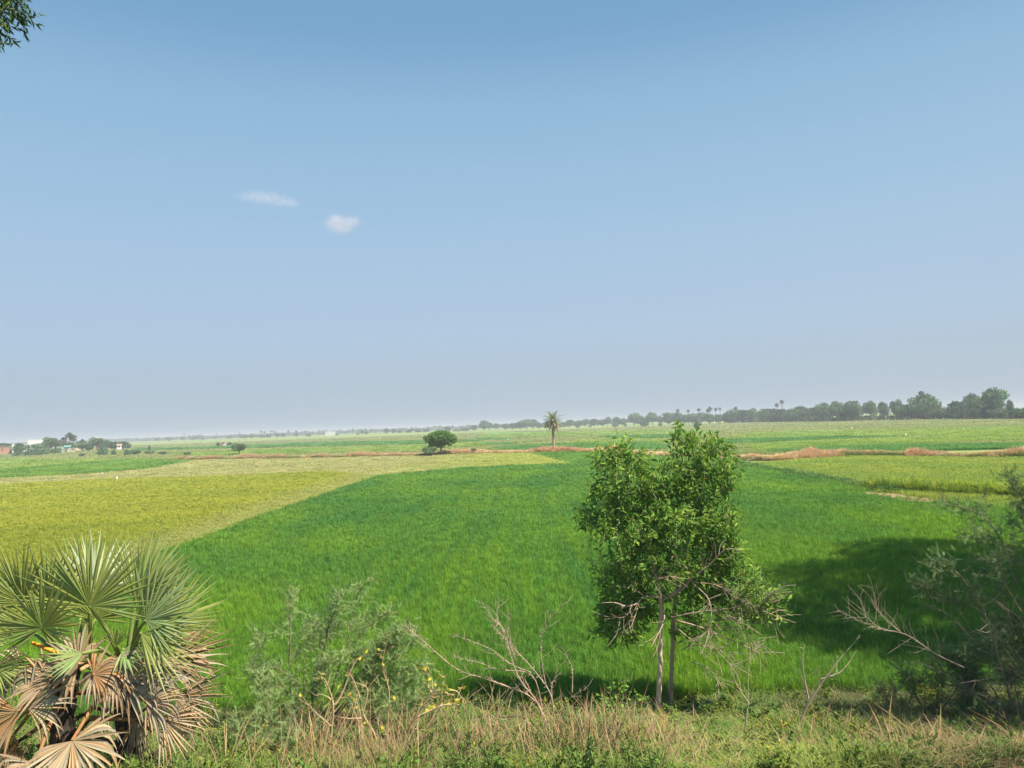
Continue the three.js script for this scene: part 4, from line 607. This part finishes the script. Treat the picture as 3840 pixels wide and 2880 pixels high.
// ------------------------------------------------------------------ shrubs on the bank
function shrub(name, label, category, x, z, lines, { thick = 0.016, col = [0.4, 0.31, 0.23], thorns = 0, twigs = 4, depth = 0.5, seed = 1, leaf = null, density = 0, twigLen = 0.3, feather = null, sub = 'branch', more = {}, fade = 0 }) {
  const y = bankY(x, z), o = thing(name, label, category, x, y - 0.04, z), r = rngOf(seed), fol = new Mesher();
  lines.forEach((ln, li) => {
    const m = new Mesher(), dz = (r() - 0.5) * depth * 2, t0 = thick * (li === 0 ? 1.3 : li < 3 ? 1 : 0.7);
    const pts = ln.map(([a, b], k) => V(a - x, b - y + 0.02, (ln[0][1] < y + 0.5 ? k / (ln.length - 1) : 0.4 + 0.6 * k / (ln.length - 1)) * dz));
    if (li === 0) pts[0].y = -0.05;
    const cv = new THREE.CatmullRomCurve3(pts), total = cv.getLength();
    m.tube(pts, t0, t0 * 0.22, 5, tint(col, r, 0.25), Math.max(10, ln.length * 5), 0.15, r);
    const tips = [];
    for (let k = 0; k < (more[li] ?? twigs) * total; k++) {
      const u = 0.2 + 0.8 * r(), q = cv.getPoint(u), d = cv.getTangent(u).multiplyScalar(0.7).add(dirOf(r).multiplyScalar(0.9)).add(V(0, 0.25, 0)).normalize(), l = twigLen * (0.4 + r()) * (1.15 - 0.5 * u), e = q.clone().addScaledVector(d, l);
      const mid = q.clone().lerp(e, 0.5).add(dirOf(r).multiplyScalar(0.04));
      m.tube([q, mid, e], t0 * 0.3, 0.002, 3, tint(col, r, 0.35), 4); tips.push([q, e, d]);
    }
    for (let k = 0; k < thorns * total; k++) { const u = r(), q = cv.getPoint(u), d = dirOf(r).addScaledVector(cv.getTangent(u), 0.4).normalize(); m.tube([q, q.clone().addScaledVector(d, 0.035 + 0.03 * r())], 0.0045, 0.001, 3, col); }
    m.build(sub, M.twig, o, true);
    if (feather) { // sprays of small leaflets along the branch ends and twigs
      const n = Math.round(density * total);
      for (let k = 0; k < n; k++) {
        if (fade && r() < fade * smoothstep(pts[pts.length - 1].y, 1.2, 2.6) * 0.9) continue; const onTwig = tips.length && r() < 0.65, tp = onTwig ? tips[Math.floor(r() * tips.length)] : null, u = 0.18 + 0.82 * Math.sqrt(r());
        const q = onTwig ? tp[0].clone().lerp(tp[1], 0.25 + 0.85 * r()) : cv.getPoint(u), d = dirOf(r).add(onTwig ? tp[2].clone().multiplyScalar(0.6) : cv.getTangent(u).multiplyScalar(0.6)).normalize();
        q.add(dirOf(r).multiplyScalar(0.12 * r())); const l = 0.09 + 0.09 * r(), nr = V(0, 0, 0).crossVectors(d, dirOf(r)).normalize(), sd = V(0, 0, 0).crossVectors(d, nr), c = tint(mixc(feather, [feather[0] * 1.7, feather[1] * 1.45, feather[2] * 1.3], r() * r()), r, 0.35);
        for (let j = 1; j <= 6; j++) for (const s of [-1, 1]) { const b = q.clone().addScaledVector(d, l * j / 6), e = sd.clone().multiplyScalar(s).addScaledVector(d, 0.55).normalize(), w = d.clone().multiplyScalar(0.0065), ln2 = 0.036 * (1 - 0.35 * j / 6); fol.tri(b.clone().add(w), b.clone().sub(w), b.clone().addScaledVector(e, ln2).addScaledVector(nr, 0.008), c); }
      }
    }
    if (leaf) for (const tp of tips) for (let k = 0; k < density; k++) { if (r() < 0.45) continue; const d = dirOf(r).add(V(0, -0.3, 0)).normalize(), nr = V(0, 0, 0).crossVectors(d, dirOf(r)).normalize(); fol.leaf(tp[0].clone().lerp(tp[1], 0.5 + 0.5 * r()), d, nr, 0.05 + 0.035 * r(), 0.035 + 0.02 * r(), tint(leaf, r, 0.4)); }
  });
  if (fol.i.length) tag(fol.build('foliage', M.foliage, o), null, null, null, feather ? 'stuff' : null);
  return o;
}
shrub('thorn_shrub', 'bare grey thorny shrub with long arching branches in the bottom centre', 'shrub', 0.37, -11.3, [
  [[0.37, 0.17], [0.26, 0.88], [0.09, 1.11], [-0.07, 1.20], [-0.56, 1.40], [-0.91, 1.52], [-1.27, 1.82], [-1.51, 2.05], [-1.73, 2.21]], [[0.37, 0.25], [0.20, 1.01], [-0.06, 1.40], [-0.18, 1.78], [-0.26, 2.12], [-0.39, 2.26], [-0.54, 2.51]],
  [[0.38, 0.25], [0.40, 1.07], [0.21, 1.39], [-0.05, 1.69], [-0.22, 1.87], [-0.44, 2.10]], [[0.28, 0.79], [0.12, 1.42], [-0.35, 1.52], [-0.59, 1.62], [-0.97, 1.73]], [[0.12, 1.42], [-0.17, 1.54], [-0.45, 1.75], [-0.79, 1.89], [-1.01, 1.97]],
  [[0.39, 0.35], [0.46, 0.72], [0.65, 1.09], [0.88, 1.25]], [[0.70, 1.13], [0.71, 1.48], [0.63, 1.64]], [[0.40, 1.07], [0.43, 1.27], [0.57, 1.40]], [[0.20, 0.59], [-0.04, 0.80], [-0.38, 0.79], [-0.83, 0.78]],
  [[0.32, 1.27], [0.27, 1.72], [0.31, 2.10], [0.59, 2.45]], [[-0.18, 1.78], [-0.24, 1.96], [-0.16, 2.27]], [[-0.26, 2.01], [-0.35, 2.19], [-0.30, 2.50]], [[0.1, 1.15], [-0.1, 1.6], [-0.2, 1.95], [-0.17, 2.3]]],
{ thick: 0.012, col: [0.4, 0.3, 0.22], thorns: 26, twigs: 8, twigLen: 0.28, depth: 0.35, seed: 61 });
const yellowLeaf = [0.5, 0.42, 0.04], stem = [0.5, 0.36, 0.2];
shrub('leggy_shrub', 'leftmost leggy straw-brown shrub with a few yellow leaves', 'shrub', -2.8, -11.2, [[[-2.82, 0.33], [-2.74, 0.87], [-2.71, 1.14], [-2.79, 1.47], [-2.90, 1.65]], [[-2.71, 1.11], [-2.62, 1.24], [-2.47, 1.59], [-2.38, 1.76]], [[-2.71, 1.09], [-2.80, 1.20], [-2.97, 1.26]], [[-2.74, 0.87], [-2.95, 1.1], [-3.1, 1.32]]], { thick: 0.017, col: stem, twigs: 7, twigLen: 0.26, depth: 0.2, seed: 62, leaf: yellowLeaf, density: 1 });
shrub('leggy_shrub', 'leggy straw-brown shrub with crossing stems, second from the left', 'shrub', -2.1, -11.2, [[[-2.06, 0.21], [-2.14, 0.66], [-2.31, 0.97], [-2.39, 1.30], [-2.50, 1.54]], [[-2.31, 0.97], [-2.23, 1.32], [-2.28, 1.40]], [[-2.42, 0.32], [-2.38, 0.75], [-2.49, 1.02]], [[-2.31, 0.97], [-2.49, 1.00], [-2.67, 1.07]], [[-1.93, 0.30], [-1.96, 0.74], [-1.93, 1.28], [-2.02, 1.62], [-1.95, 1.97]]], { thick: 0.015, col: stem, twigs: 7, twigLen: 0.26, depth: 0.25, seed: 63, leaf: yellowLeaf, density: 1 });
shrub('leggy_shrub', 'leggy brown shrub with clustered yellow leaves left of the thorny shrub', 'shrub', -1.8, -11.1, [[[-1.84, 0.30], [-1.57, 0.92], [-1.30, 1.28], [-1.06, 1.58]], [[-1.57, 0.92], [-1.15, 1.08], [-0.92, 1.07]], [[-1.30, 1.28], [-1.16, 1.32], [-0.96, 1.31]], [[-1.3, 1.28], [-1.35, 1.45], [-1.28, 1.64]], [[-1.06, 1.3], [-0.95, 1.25], [-0.88, 1.12]]], { thick: 0.019, col: stem, twigs: 9, twigLen: 0.22, depth: 0.2, seed: 64, leaf: yellowLeaf, density: 3 });
shrub('dry_stem', 'tall single dry stalk leaning right beside the thorny shrub', 'dry plant', -0.76, -11.2, [[[-0.9, 0.35], [-0.76, 0.71], [-0.57, 0.88], [-0.25, 1.22]], [[-0.57, 0.88], [-0.5, 1.1], [-0.42, 1.3]]], { thick: 0.012, col: stem, twigs: 4, depth: 0.1, seed: 65 });
shrub('dry_stem', 'dark thin dry stalk at the left of the leggy shrubs', 'dry plant', -3.1, -11.2, [[[-3.09, 0.34], [-3.25, 0.89], [-3.38, 1.12]], [[-3.2, 0.7], [-3.1, 1.0], [-3.05, 1.2]]], { thick: 0.011, col: [0.25, 0.18, 0.12], twigs: 5, depth: 0.1, seed: 66 });
shrub('dry_stem', 'pale dry stalk right of the double-trunk tree, leaning right', 'dry plant', 4.2, -11.6, [[[3.9, 0.25], [4.2, 0.8], [4.6, 1.35], [4.95, 1.75]], [[4.4, 1.1], [4.7, 1.2], [4.95, 1.5]], [[4.2, 0.8], [4.15, 1.3], [4.2, 1.6]]], { thick: 0.016, col: [0.45, 0.36, 0.24], twigs: 3, depth: 0.15, seed: 67 });
shrub('dry_stem', 'thin pale upright stalk between the tree trunk and the right shrub', 'dry plant', 3.3, -11.6, [[[3.2, 0.25], [3.3, 0.8], [3.35, 1.3], [3.5, 1.6]], [[3.3, 0.8], [3.1, 1.15], [3.05, 1.35]]], { thick: 0.01, col: [0.45, 0.36, 0.24], twigs: 3, depth: 0.15, seed: 68 });
const greyGreen = [0.21, 0.31, 0.115];
shrub('mesquite_shrub', 'largest feathery grey green thorn bush, left of centre, with tall wispy shoots', 'shrub', -3.2, -12.6, [[[-3.31, 0.24], [-3.37, 0.84], [-3.12, 1.67], [-3.04, 1.97], [-2.90, 2.26], [-2.84, 2.48]], [[-3.15, 0.73], [-2.93, 1.32], [-2.62, 1.70], [-2.38, 1.87], [-2.15, 2.06]], [[-3.05, 0.73], [-2.63, 1.11], [-2.27, 1.39], [-1.76, 1.52]], [[-2.95, 0.57], [-2.41, 0.80], [-2.03, 1.08], [-1.55, 1.16]], [[-3.19, 0.98], [-3.33, 1.53], [-3.12, 1.72]], [[-2.80, 0.67], [-2.29, 0.90], [-1.78, 0.83]], [[-2.88, 1.41], [-2.76, 2.06], [-2.62, 2.47]], [[-2.9, 0.8], [-2.5, 1.2], [-2.2, 1.65], [-2.0, 1.75]], [[-3.1, 0.5], [-2.7, 0.75], [-2.3, 1.15], [-1.95, 1.4]], [[-3.0, 0.4], [-2.5, 0.6], [-2.0, 0.75], [-1.5, 0.95]], [[-3.2, 0.4], [-3.5, 0.8], [-3.7, 1.1], [-3.95, 1.3]], [[-3.2, 0.3], [-2.95, 0.8], [-2.75, 1.25], [-2.6, 1.5]], [[-3.1, 0.35], [-2.8, 0.7], [-2.6, 0.9], [-2.3, 1.0]], [[-3.25, 0.4], [-3.3, 0.9], [-3.2, 1.25], [-3.05, 1.45]], [[-3.0, 0.4], [-2.4, 0.55], [-1.9, 0.62], [-1.6, 0.7]], [[-3.0, 0.5], [-2.6, 0.95], [-2.4, 1.35], [-2.2, 1.5]]], { thick: 0.016, col: [0.24, 0.19, 0.13], twigs: 8, twigLen: 0.36, depth: 0.8, seed: 71, feather: greyGreen, density: 230, fade: 0.65 });
shrub('mesquite_shrub', 'feathery grey green thorn bush beside the fan palm', 'shrub', -3.9, -12.7, [[[-3.6, 0.2], [-3.80, 0.85], [-3.81, 1.55], [-3.82, 2.05], [-3.84, 2.37]], [[-3.6, 0.49], [-3.75, 1.00], [-4.04, 1.21], [-4.40, 1.17]], [[-3.65, 0.50], [-4.10, 0.77], [-4.39, 1.27], [-4.28, 1.69]], [[-3.6, 0.7], [-3.58, 1.49], [-3.42, 1.81]], [[-3.6, 0.5], [-3.4, 0.8], [-3.2, 1.25]]], { thick: 0.014, col: [0.24, 0.19, 0.13], twigs: 7, twigLen: 0.34, depth: 0.6, seed: 72, feather: greyGreen, density: 190, fade: 0.7 });
shrub('mesquite_shrub', 'low grey green feathery bush at the bottom edge right of the palm', 'shrub', -3.7, -11.2, [[[-3.7, 0.3], [-3.9, 0.7], [-4.1, 0.95]], [[-3.7, 0.3], [-3.5, 0.75], [-3.2, 0.95]], [[-3.7, 0.3], [-3.7, 0.75], [-3.75, 1.1]], [[-3.6, 0.4], [-3.2, 0.55], [-2.9, 0.62]]], { thick: 0.012, col: [0.26, 0.2, 0.14], twigs: 10, twigLen: 0.4, depth: 0.5, seed: 73, feather: greyGreen, density: 260 });
shrub('mesquite_shrub', 'small feathery bush between the thorny shrub and the tree trunks', 'shrub', 0.9, -10.9, [[[0.9, 0.3], [0.8, 0.6], [0.65, 0.8]], [[0.9, 0.3], [1.05, 0.65], [1.2, 0.8]], [[0.85, 0.35], [0.5, 0.5], [0.35, 0.55]]], { thick: 0.01, col: [0.3, 0.23, 0.16], twigs: 10, twigLen: 0.3, depth: 0.35, seed: 74, feather: [0.16, 0.23, 0.08], density: 220 });
const bigShrub = [[[7.2, 0.24], [6.85, 1.02], [6.6, 1.7], [6.35, 2.3]], [[7.3, 0.24], [7.25, 1.51], [7.4, 2.54], [7.4, 3.1]], [[6.36, 1.28], [5.98, 1.48], [5.55, 1.78], [5.19, 1.87], [4.60, 2.15]], [[5.55, 1.78], [5.36, 2.02], [5.35, 2.36]], [[5.19, 1.87], [5.04, 2.03], [4.98, 2.21]], [[6.65, 1.6], [6.4, 1.95], [6.2, 2.0]], [[7.35, 2.0], [7.0, 2.7], [6.7, 2.85]], [[7.35, 1.5], [7.1, 2.0], [6.8, 2.2]], [[6.84, 0.75], [6.46, 0.95], [6.14, 1.16], [5.88, 1.22]], [[6.14, 1.16], [6.30, 1.26], [6.33, 1.34]], [[6.97, 1.00], [6.71, 1.07], [6.97, 1.06], [7.17, 1.33]], [[6.95, 0.49], [6.46, 0.90], [6.55, 0.69], [6.64, 0.53]], [[7.14, 1.26], [6.85, 1.65], [6.52, 1.79]], [[7.25, 1.77], [6.90, 1.57], [6.64, 1.53]], [[7.3, 0.9], [6.9, 1.3], [6.6, 1.35]]];
shrub('mesquite_shrub', 'big tangled grey brown thorn shrub cut off by the right edge, its bare stems', 'shrub', 7.2, -11.3, bigShrub, { thick: 0.011, col: [0.3, 0.24, 0.17], twigs: 9, twigLen: 0.4, thorns: 6, depth: 0.8, seed: 81, more: { 2: 22, 3: 30, 4: 30, 9: 20 } });
shrub('mesquite_shrub', 'dark green feathery thorn bush leaning in from the right edge', 'shrub', 7.4, -11.9, [[[7.4, 0.24], [7.2, 1.2], [6.9, 2.0], [6.5, 2.6], [6.1, 2.75]], [[7.6, 0.24], [7.6, 1.8], [7.6, 3.0], [7.35, 3.95]], [[7.6, 2.3], [7.35, 3.1], [7.0, 3.45], [6.6, 3.55]], [[7.6, 2.5], [7.3, 2.95], [6.8, 3.05]], [[7.7, 3.0], [7.7, 3.7], [7.75, 4.2]], [[7.1, 1.1], [6.8, 1.9], [6.5, 2.15], [6.3, 2.3]], [[7.5, 0.4], [7.3, 0.9], [7.1, 1.2]], [[7.4, 0.4], [7.0, 0.7], [6.7, 1.0], [6.5, 1.2]], [[7.7, 0.4], [7.6, 1.2], [7.45, 1.8]], [[7.6, 0.9], [7.4, 1.5], [7.15, 1.75]], [[7.2, 0.6], [6.9, 1.0], [6.75, 0.9], [6.6, 0.55]], [[7.2, 0.8], [6.9, 1.4], [6.7, 1.5]], [[7.5, 0.4], [7.8, 1.6], [8.0, 2.9], [7.8, 3.9]], [[7.4, 1.4], [7.1, 2.4], [7.0, 2.9]]], { thick: 0.014, col: [0.25, 0.2, 0.14], twigs: 9, twigLen: 0.4, depth: 0.7, seed: 82, fade: 0.8, feather: [0.14, 0.22, 0.09], density: 430 });
shrub('weed_shrub', 'low dull green bush in the shade at the foot of the right shrub', 'shrub', 6.4, -12.4, [[[6.4, 0.12], [6.1, 0.6], [5.9, 0.95]], [[6.4, 0.12], [6.5, 0.7], [6.4, 1.1]], [[6.4, 0.12], [6.8, 0.6], [7.0, 0.9]], [[6.2, 0.3], [5.7, 0.5], [5.4, 0.75]]], { thick: 0.012, col: [0.25, 0.2, 0.13], twigs: 10, twigLen: 0.4, depth: 0.7, seed: 83, feather: [0.15, 0.2, 0.08], density: 200 });

shrub('weed_shrub', 'fresh green leafy weed just left of the tree trunks', 'shrub', 1.55, -13.0, [[[1.55, 0.1], [1.4, 0.35], [1.25, 0.5]], [[1.55, 0.1], [1.65, 0.4], [1.7, 0.62]], [[1.55, 0.1], [1.8, 0.3], [1.95, 0.42]], [[1.55, 0.1], [1.45, 0.4], [1.5, 0.55]]], { thick: 0.009, col: [0.2, 0.24, 0.09], twigs: 26, twigLen: 0.22, depth: 0.35, seed: 84, leaf: [0.17, 0.33, 0.04], density: 7 });
shrub('weed_shrub', 'yellow green broad-leaved weed at the bottom edge left of centre', 'shrub', -0.85, -10.7, [[[-0.85, 0.3], [-1.0, 0.5], [-1.15, 0.62]], [[-0.85, 0.3], [-0.8, 0.55], [-0.7, 0.72]], [[-0.85, 0.3], [-0.65, 0.45], [-0.5, 0.55]]], { thick: 0.008, col: [0.3, 0.3, 0.1], twigs: 22, twigLen: 0.18, depth: 0.25, seed: 85, leaf: [0.36, 0.4, 0.05], density: 5 });

// ------------------------------------------------------------------ dry grass and weeds of the bank
{
  const r = rngOf(700), straw = tuft(51, 18, { w: 0.011, lean: 1.0, base: 0.35, droop: 0.9, tone: 0.5, root: [0.75, 0.75, 0.7] }), stalks = tuft(52, 6, { w: 0.01, lean: 0.5, base: 0.35, droop: 0.3, tone: 0.5 });
  const A = [], B = [], C = [], W = [], weed = new Mesher(), wr = rngOf(53);
  for (let k = 0; k < 9; k++) { const e = V((wr() - 0.5) * 0.5, 0.6 + 0.4 * wr(), (wr() - 0.5) * 0.5); weed.tube([V(0, 0, 0), e.clone().multiplyScalar(0.5).add(V(0, 0.06, 0)), e], 0.012, 0.004, 3, [0.8, 0.75, 0.6]); for (let j = 0; j < 16; j++) { const q = e.clone().multiplyScalar(0.25 + 0.75 * wr()), d = dirOf(wr).add(V(0, 0.3, 0)).normalize(); weed.leaf(q, d, V(0, 0, 0).crossVectors(d, dirOf(wr)).normalize(), 0.1 + 0.08 * wr(), 0.05 + 0.03 * wr(), [0.8 + 0.4 * wr(), 0.9 + 0.3 * wr(), 0.8]); } }
  for (let i = 0; i < 12000; i++) {
    const z = -8.7 - 6.3 * r() ** 0.85, x = (r() * 2 - 1) * 0.84 * -z, patch = fbm(x * 0.9 + 40, z * 1.1, 2), tall = 1 + 0.7 * patch, n = fbm(x * 0.45, z * 0.7 + 20, 3), y = bankY(x, z) - 0.04;
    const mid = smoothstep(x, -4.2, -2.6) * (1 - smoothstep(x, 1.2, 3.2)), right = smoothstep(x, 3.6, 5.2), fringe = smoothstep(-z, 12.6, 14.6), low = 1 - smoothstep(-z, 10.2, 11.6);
    if (r() < fringe * 0.8 || r() < smoothstep(-z, 11.2, 13) * 0.4) continue;
    const q = { x, y, z, ry: r() * 6.28, rx: (r() - 0.5) * 0.35, rz: (r() - 0.5) * 0.35 };
    const foot = smoothstep(-z, 11.6, 12.6), dry = clamp((0.02 + mid * 0.16 + n * 0.45) * (1 - 0.75 * foot) - fringe * 0.25 + right * low * 0.3 - right * (1 - low) * 0.12, 0.02, 0.8), lowN = (1 - 0.4 * smoothstep(x, 1, 2.2) * (1 - smoothstep(x, 2.8, 4))) * (1 - 0.28 * smoothstep(-z, 10.6, 12));
    if (r() < dry) A.push({ ...q, s: 0.6 + 0.5 * r(), h: (0.2 + 0.22 * r()) * (1 + mid * 0.25) * lowN * tall * (1 - 0.35 * foot), c: tint(mixc([0.31, 0.25, 0.12], [0.29, 0.19, 0.11], clamp(0.5 + n - mid * 0.2 + right * 0.4, 0, 1)), r, 0.4) });
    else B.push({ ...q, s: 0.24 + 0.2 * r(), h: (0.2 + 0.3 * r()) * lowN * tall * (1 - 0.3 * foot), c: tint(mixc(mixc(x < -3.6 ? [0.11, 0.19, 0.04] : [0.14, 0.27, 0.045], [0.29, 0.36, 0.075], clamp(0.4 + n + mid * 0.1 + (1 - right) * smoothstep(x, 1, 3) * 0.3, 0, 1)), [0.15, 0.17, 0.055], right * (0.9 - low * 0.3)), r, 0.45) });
    if (r() < (0.045 + mid * 0.085) * (1 - 0.5 * foot) * (patch > 0.15 ? 1.7 : 0.45)) C.push({ ...q, s: 0.8 + 0.6 * r(), h: (0.4 + 0.5 * r() + mid * 0.2) * lowN * (1 - 0.4 * right), c: tint(mixc([0.4, 0.29, 0.16], [0.3, 0.19, 0.11], r()), r, 0.4) });
    if (r() < (0.05 + (1 - mid) * 0.06) * (1 - right * 0.75)) W.push({ ...q, s: 0.45 + 0.3 * r(), h: (0.28 + 0.25 * r()) * lowN, c: tint(mixc([0.13, 0.22, 0.055], [0.3, 0.33, 0.05], r() ** 3), r, 0.4) });
  }
  const st = leafMat('bank straw', 0.2);
  tag(instances('dry_grass', straw, st, A), 'tangled dry straw-coloured grass along the bottom of the picture', 'dry grass', null, 'stuff');
  tag(instances('bank_grass', tuft(54, 30, { w: 0.03, lean: 1.0, base: 0.6, droop: 0.9, tone: 0.5 }), riceLeaf, B), 'green and yellowish grass growing on the near bank', 'grass', null, 'stuff');
  tag(instances('dry_stalks', stalks, st, C), 'thin upright straw stalks among the bank grass', 'dry stalks', null, 'stuff');
  tag(instances('weeds', weed.geo(false), M.foliage, W), 'small broad-leaved weeds scattered over the near bank', 'weeds', null, 'stuff');
}

// ------------------------------------------------------------------ tall trees beside the railway, mostly outside the picture
function bigTree(name, label, x, z, lobes, trunkTop, n, size, seed, col) {
  const y = bankY(x, z), o = thing(name, label, 'tree', x, y - 0.1, z), r = rngOf(seed); let m = new Mesher();
  m.tube([V(0, 0, 0), V(0.1, trunkTop * 0.5, 0.1), V(0, trunkTop, 0)], 0.28, 0.16, 10, [0.2, 0.15, 0.11], 14, 0.15, r); m.build('trunk', M.bark, o, true);
  for (const l of lobes) { m = new Mesher(); m.tube([V(0, trunkTop * 0.9, 0), V(l[0] * 0.5, lerp(trunkTop, l[1], 0.6), l[2] * 0.5), V(l[0], l[1], l[2])], 0.1, 0.02, 6, [0.2, 0.15, 0.11], 8); m.build('limb', M.bark, o, true); }
  m = new Mesher(); const tot = lobes.reduce((s, l) => s + l[3] * l[4] * l[5], 0);
  for (const l of lobes) for (let i = 0; i < n * l[3] * l[4] * l[5] / tot; i++) {
    const d = dirOf(r), s = 0.35 + 0.65 * r() ** 0.6, at = V(l[0] + d.x * l[3] * s, l[1] + d.y * l[4] * s, l[2] + d.z * l[5] * s), g = d.clone().add(dirOf(r).multiplyScalar(0.8)).add(V(0, -0.2, 0)).normalize(), len = size * 2.6, young = r() < 0.18 ? r() : 0;
    m.tube([at, at.clone().addScaledVector(g, len)], 0.006, 0.002, 3, [0.2, 0.2, 0.08]);
    for (let j = 0; j < 11; j++) { const t = (j + 1) / 11, q = at.clone().addScaledVector(g, len * t), e = dirOf(r).addScaledVector(g, 0.8).add(V(0, -0.35, 0)).normalize(), nr = V(0, 0, 0).crossVectors(e, dirOf(r)).normalize(); m.leaf(q, e, nr, size * (0.8 + 0.5 * r()), size * 0.28, tint(mixc(col, [0.24, 0.3, 0.04], young * 0.8), r, 0.4), 0.25); }
  }
  m.build('crown', M.glossy, o);
  return o;
}
bigTree('overhanging_tree', 'tree whose leafy branch tip hangs into the top left corner', -8.6, -8.3, [[2.93, 8.86, 0.2, 0.4, 0.3, 0.5], [2.9, 8.9, 0.2, 0.4, 0.28, 0.5], [2.85, 8.95, 0.1, 0.42, 0.3, 0.5], [2.8, 8.9, 0.3, 0.42, 0.28, 0.5], [2.88, 8.84, 0.25, 0.4, 0.26, 0.4], [2.9, 8.88, 0.1, 0.4, 0.3, 0.5], [2.7, 8.74, 0.2, 0.38, 0.26, 0.5], [2.6, 8.7, 0.2, 0.55, 0.35, 0.5], [2.1, 9.1, 0, 0.9, 0.8, 0.9], [0.4, 9.2, 0, 1.8, 1.4, 1.8], [-1.4, 8.7, 0.5, 1.6, 1.3, 1.6], [0, 7.6, 1, 1.5, 1, 1.4]], 5.8, 3300, 0.095, 801, [0.05, 0.12, 0.03]);
bigTree('railside_tree', 'tallest tree outside the right edge, casting the large shadow on the rice', 19.5, -20, [[-1.5, 12, 1.1, 2.9, 2.4, 3.2], [0.9, 10, -3, 2.9, 2.4, 3], [0.5, 7.8, 1, 2.6, 1.8, 2.6], [1.5, 13, 0, 2.6, 2, 2.6], [-0.6, 10, 1.4, 2.6, 1.8, 2.6]], 6, 5200, 0.21, 802, [0.06, 0.14, 0.03]);
bigTree('railside_tree', 'tall tree outside the right edge, nearer than the tallest one', 17, -15, [[-1.5, 11, 0.3, 3, 2.2, 3], [0.7, 9, -1.8, 2.6, 2, 2.6], [0, 7, 0, 2.4, 1.6, 2.4]], 5, 3400, 0.21, 803, [0.06, 0.14, 0.03]);
bigTree('railside_tree', 'small tree outside the right edge, shading the end of the bank', 10.9, -9.6, [[0, 4.2, 0, 2.2, 1.5, 2], [-0.2, 5.6, -0.2, 1.7, 1.2, 1.6], [0.8, 3.2, 0.3, 1.6, 1, 1.5]], 2.6, 1500, 0.15, 804, [0.06, 0.14, 0.03]);
renderer.render(scene, camera);
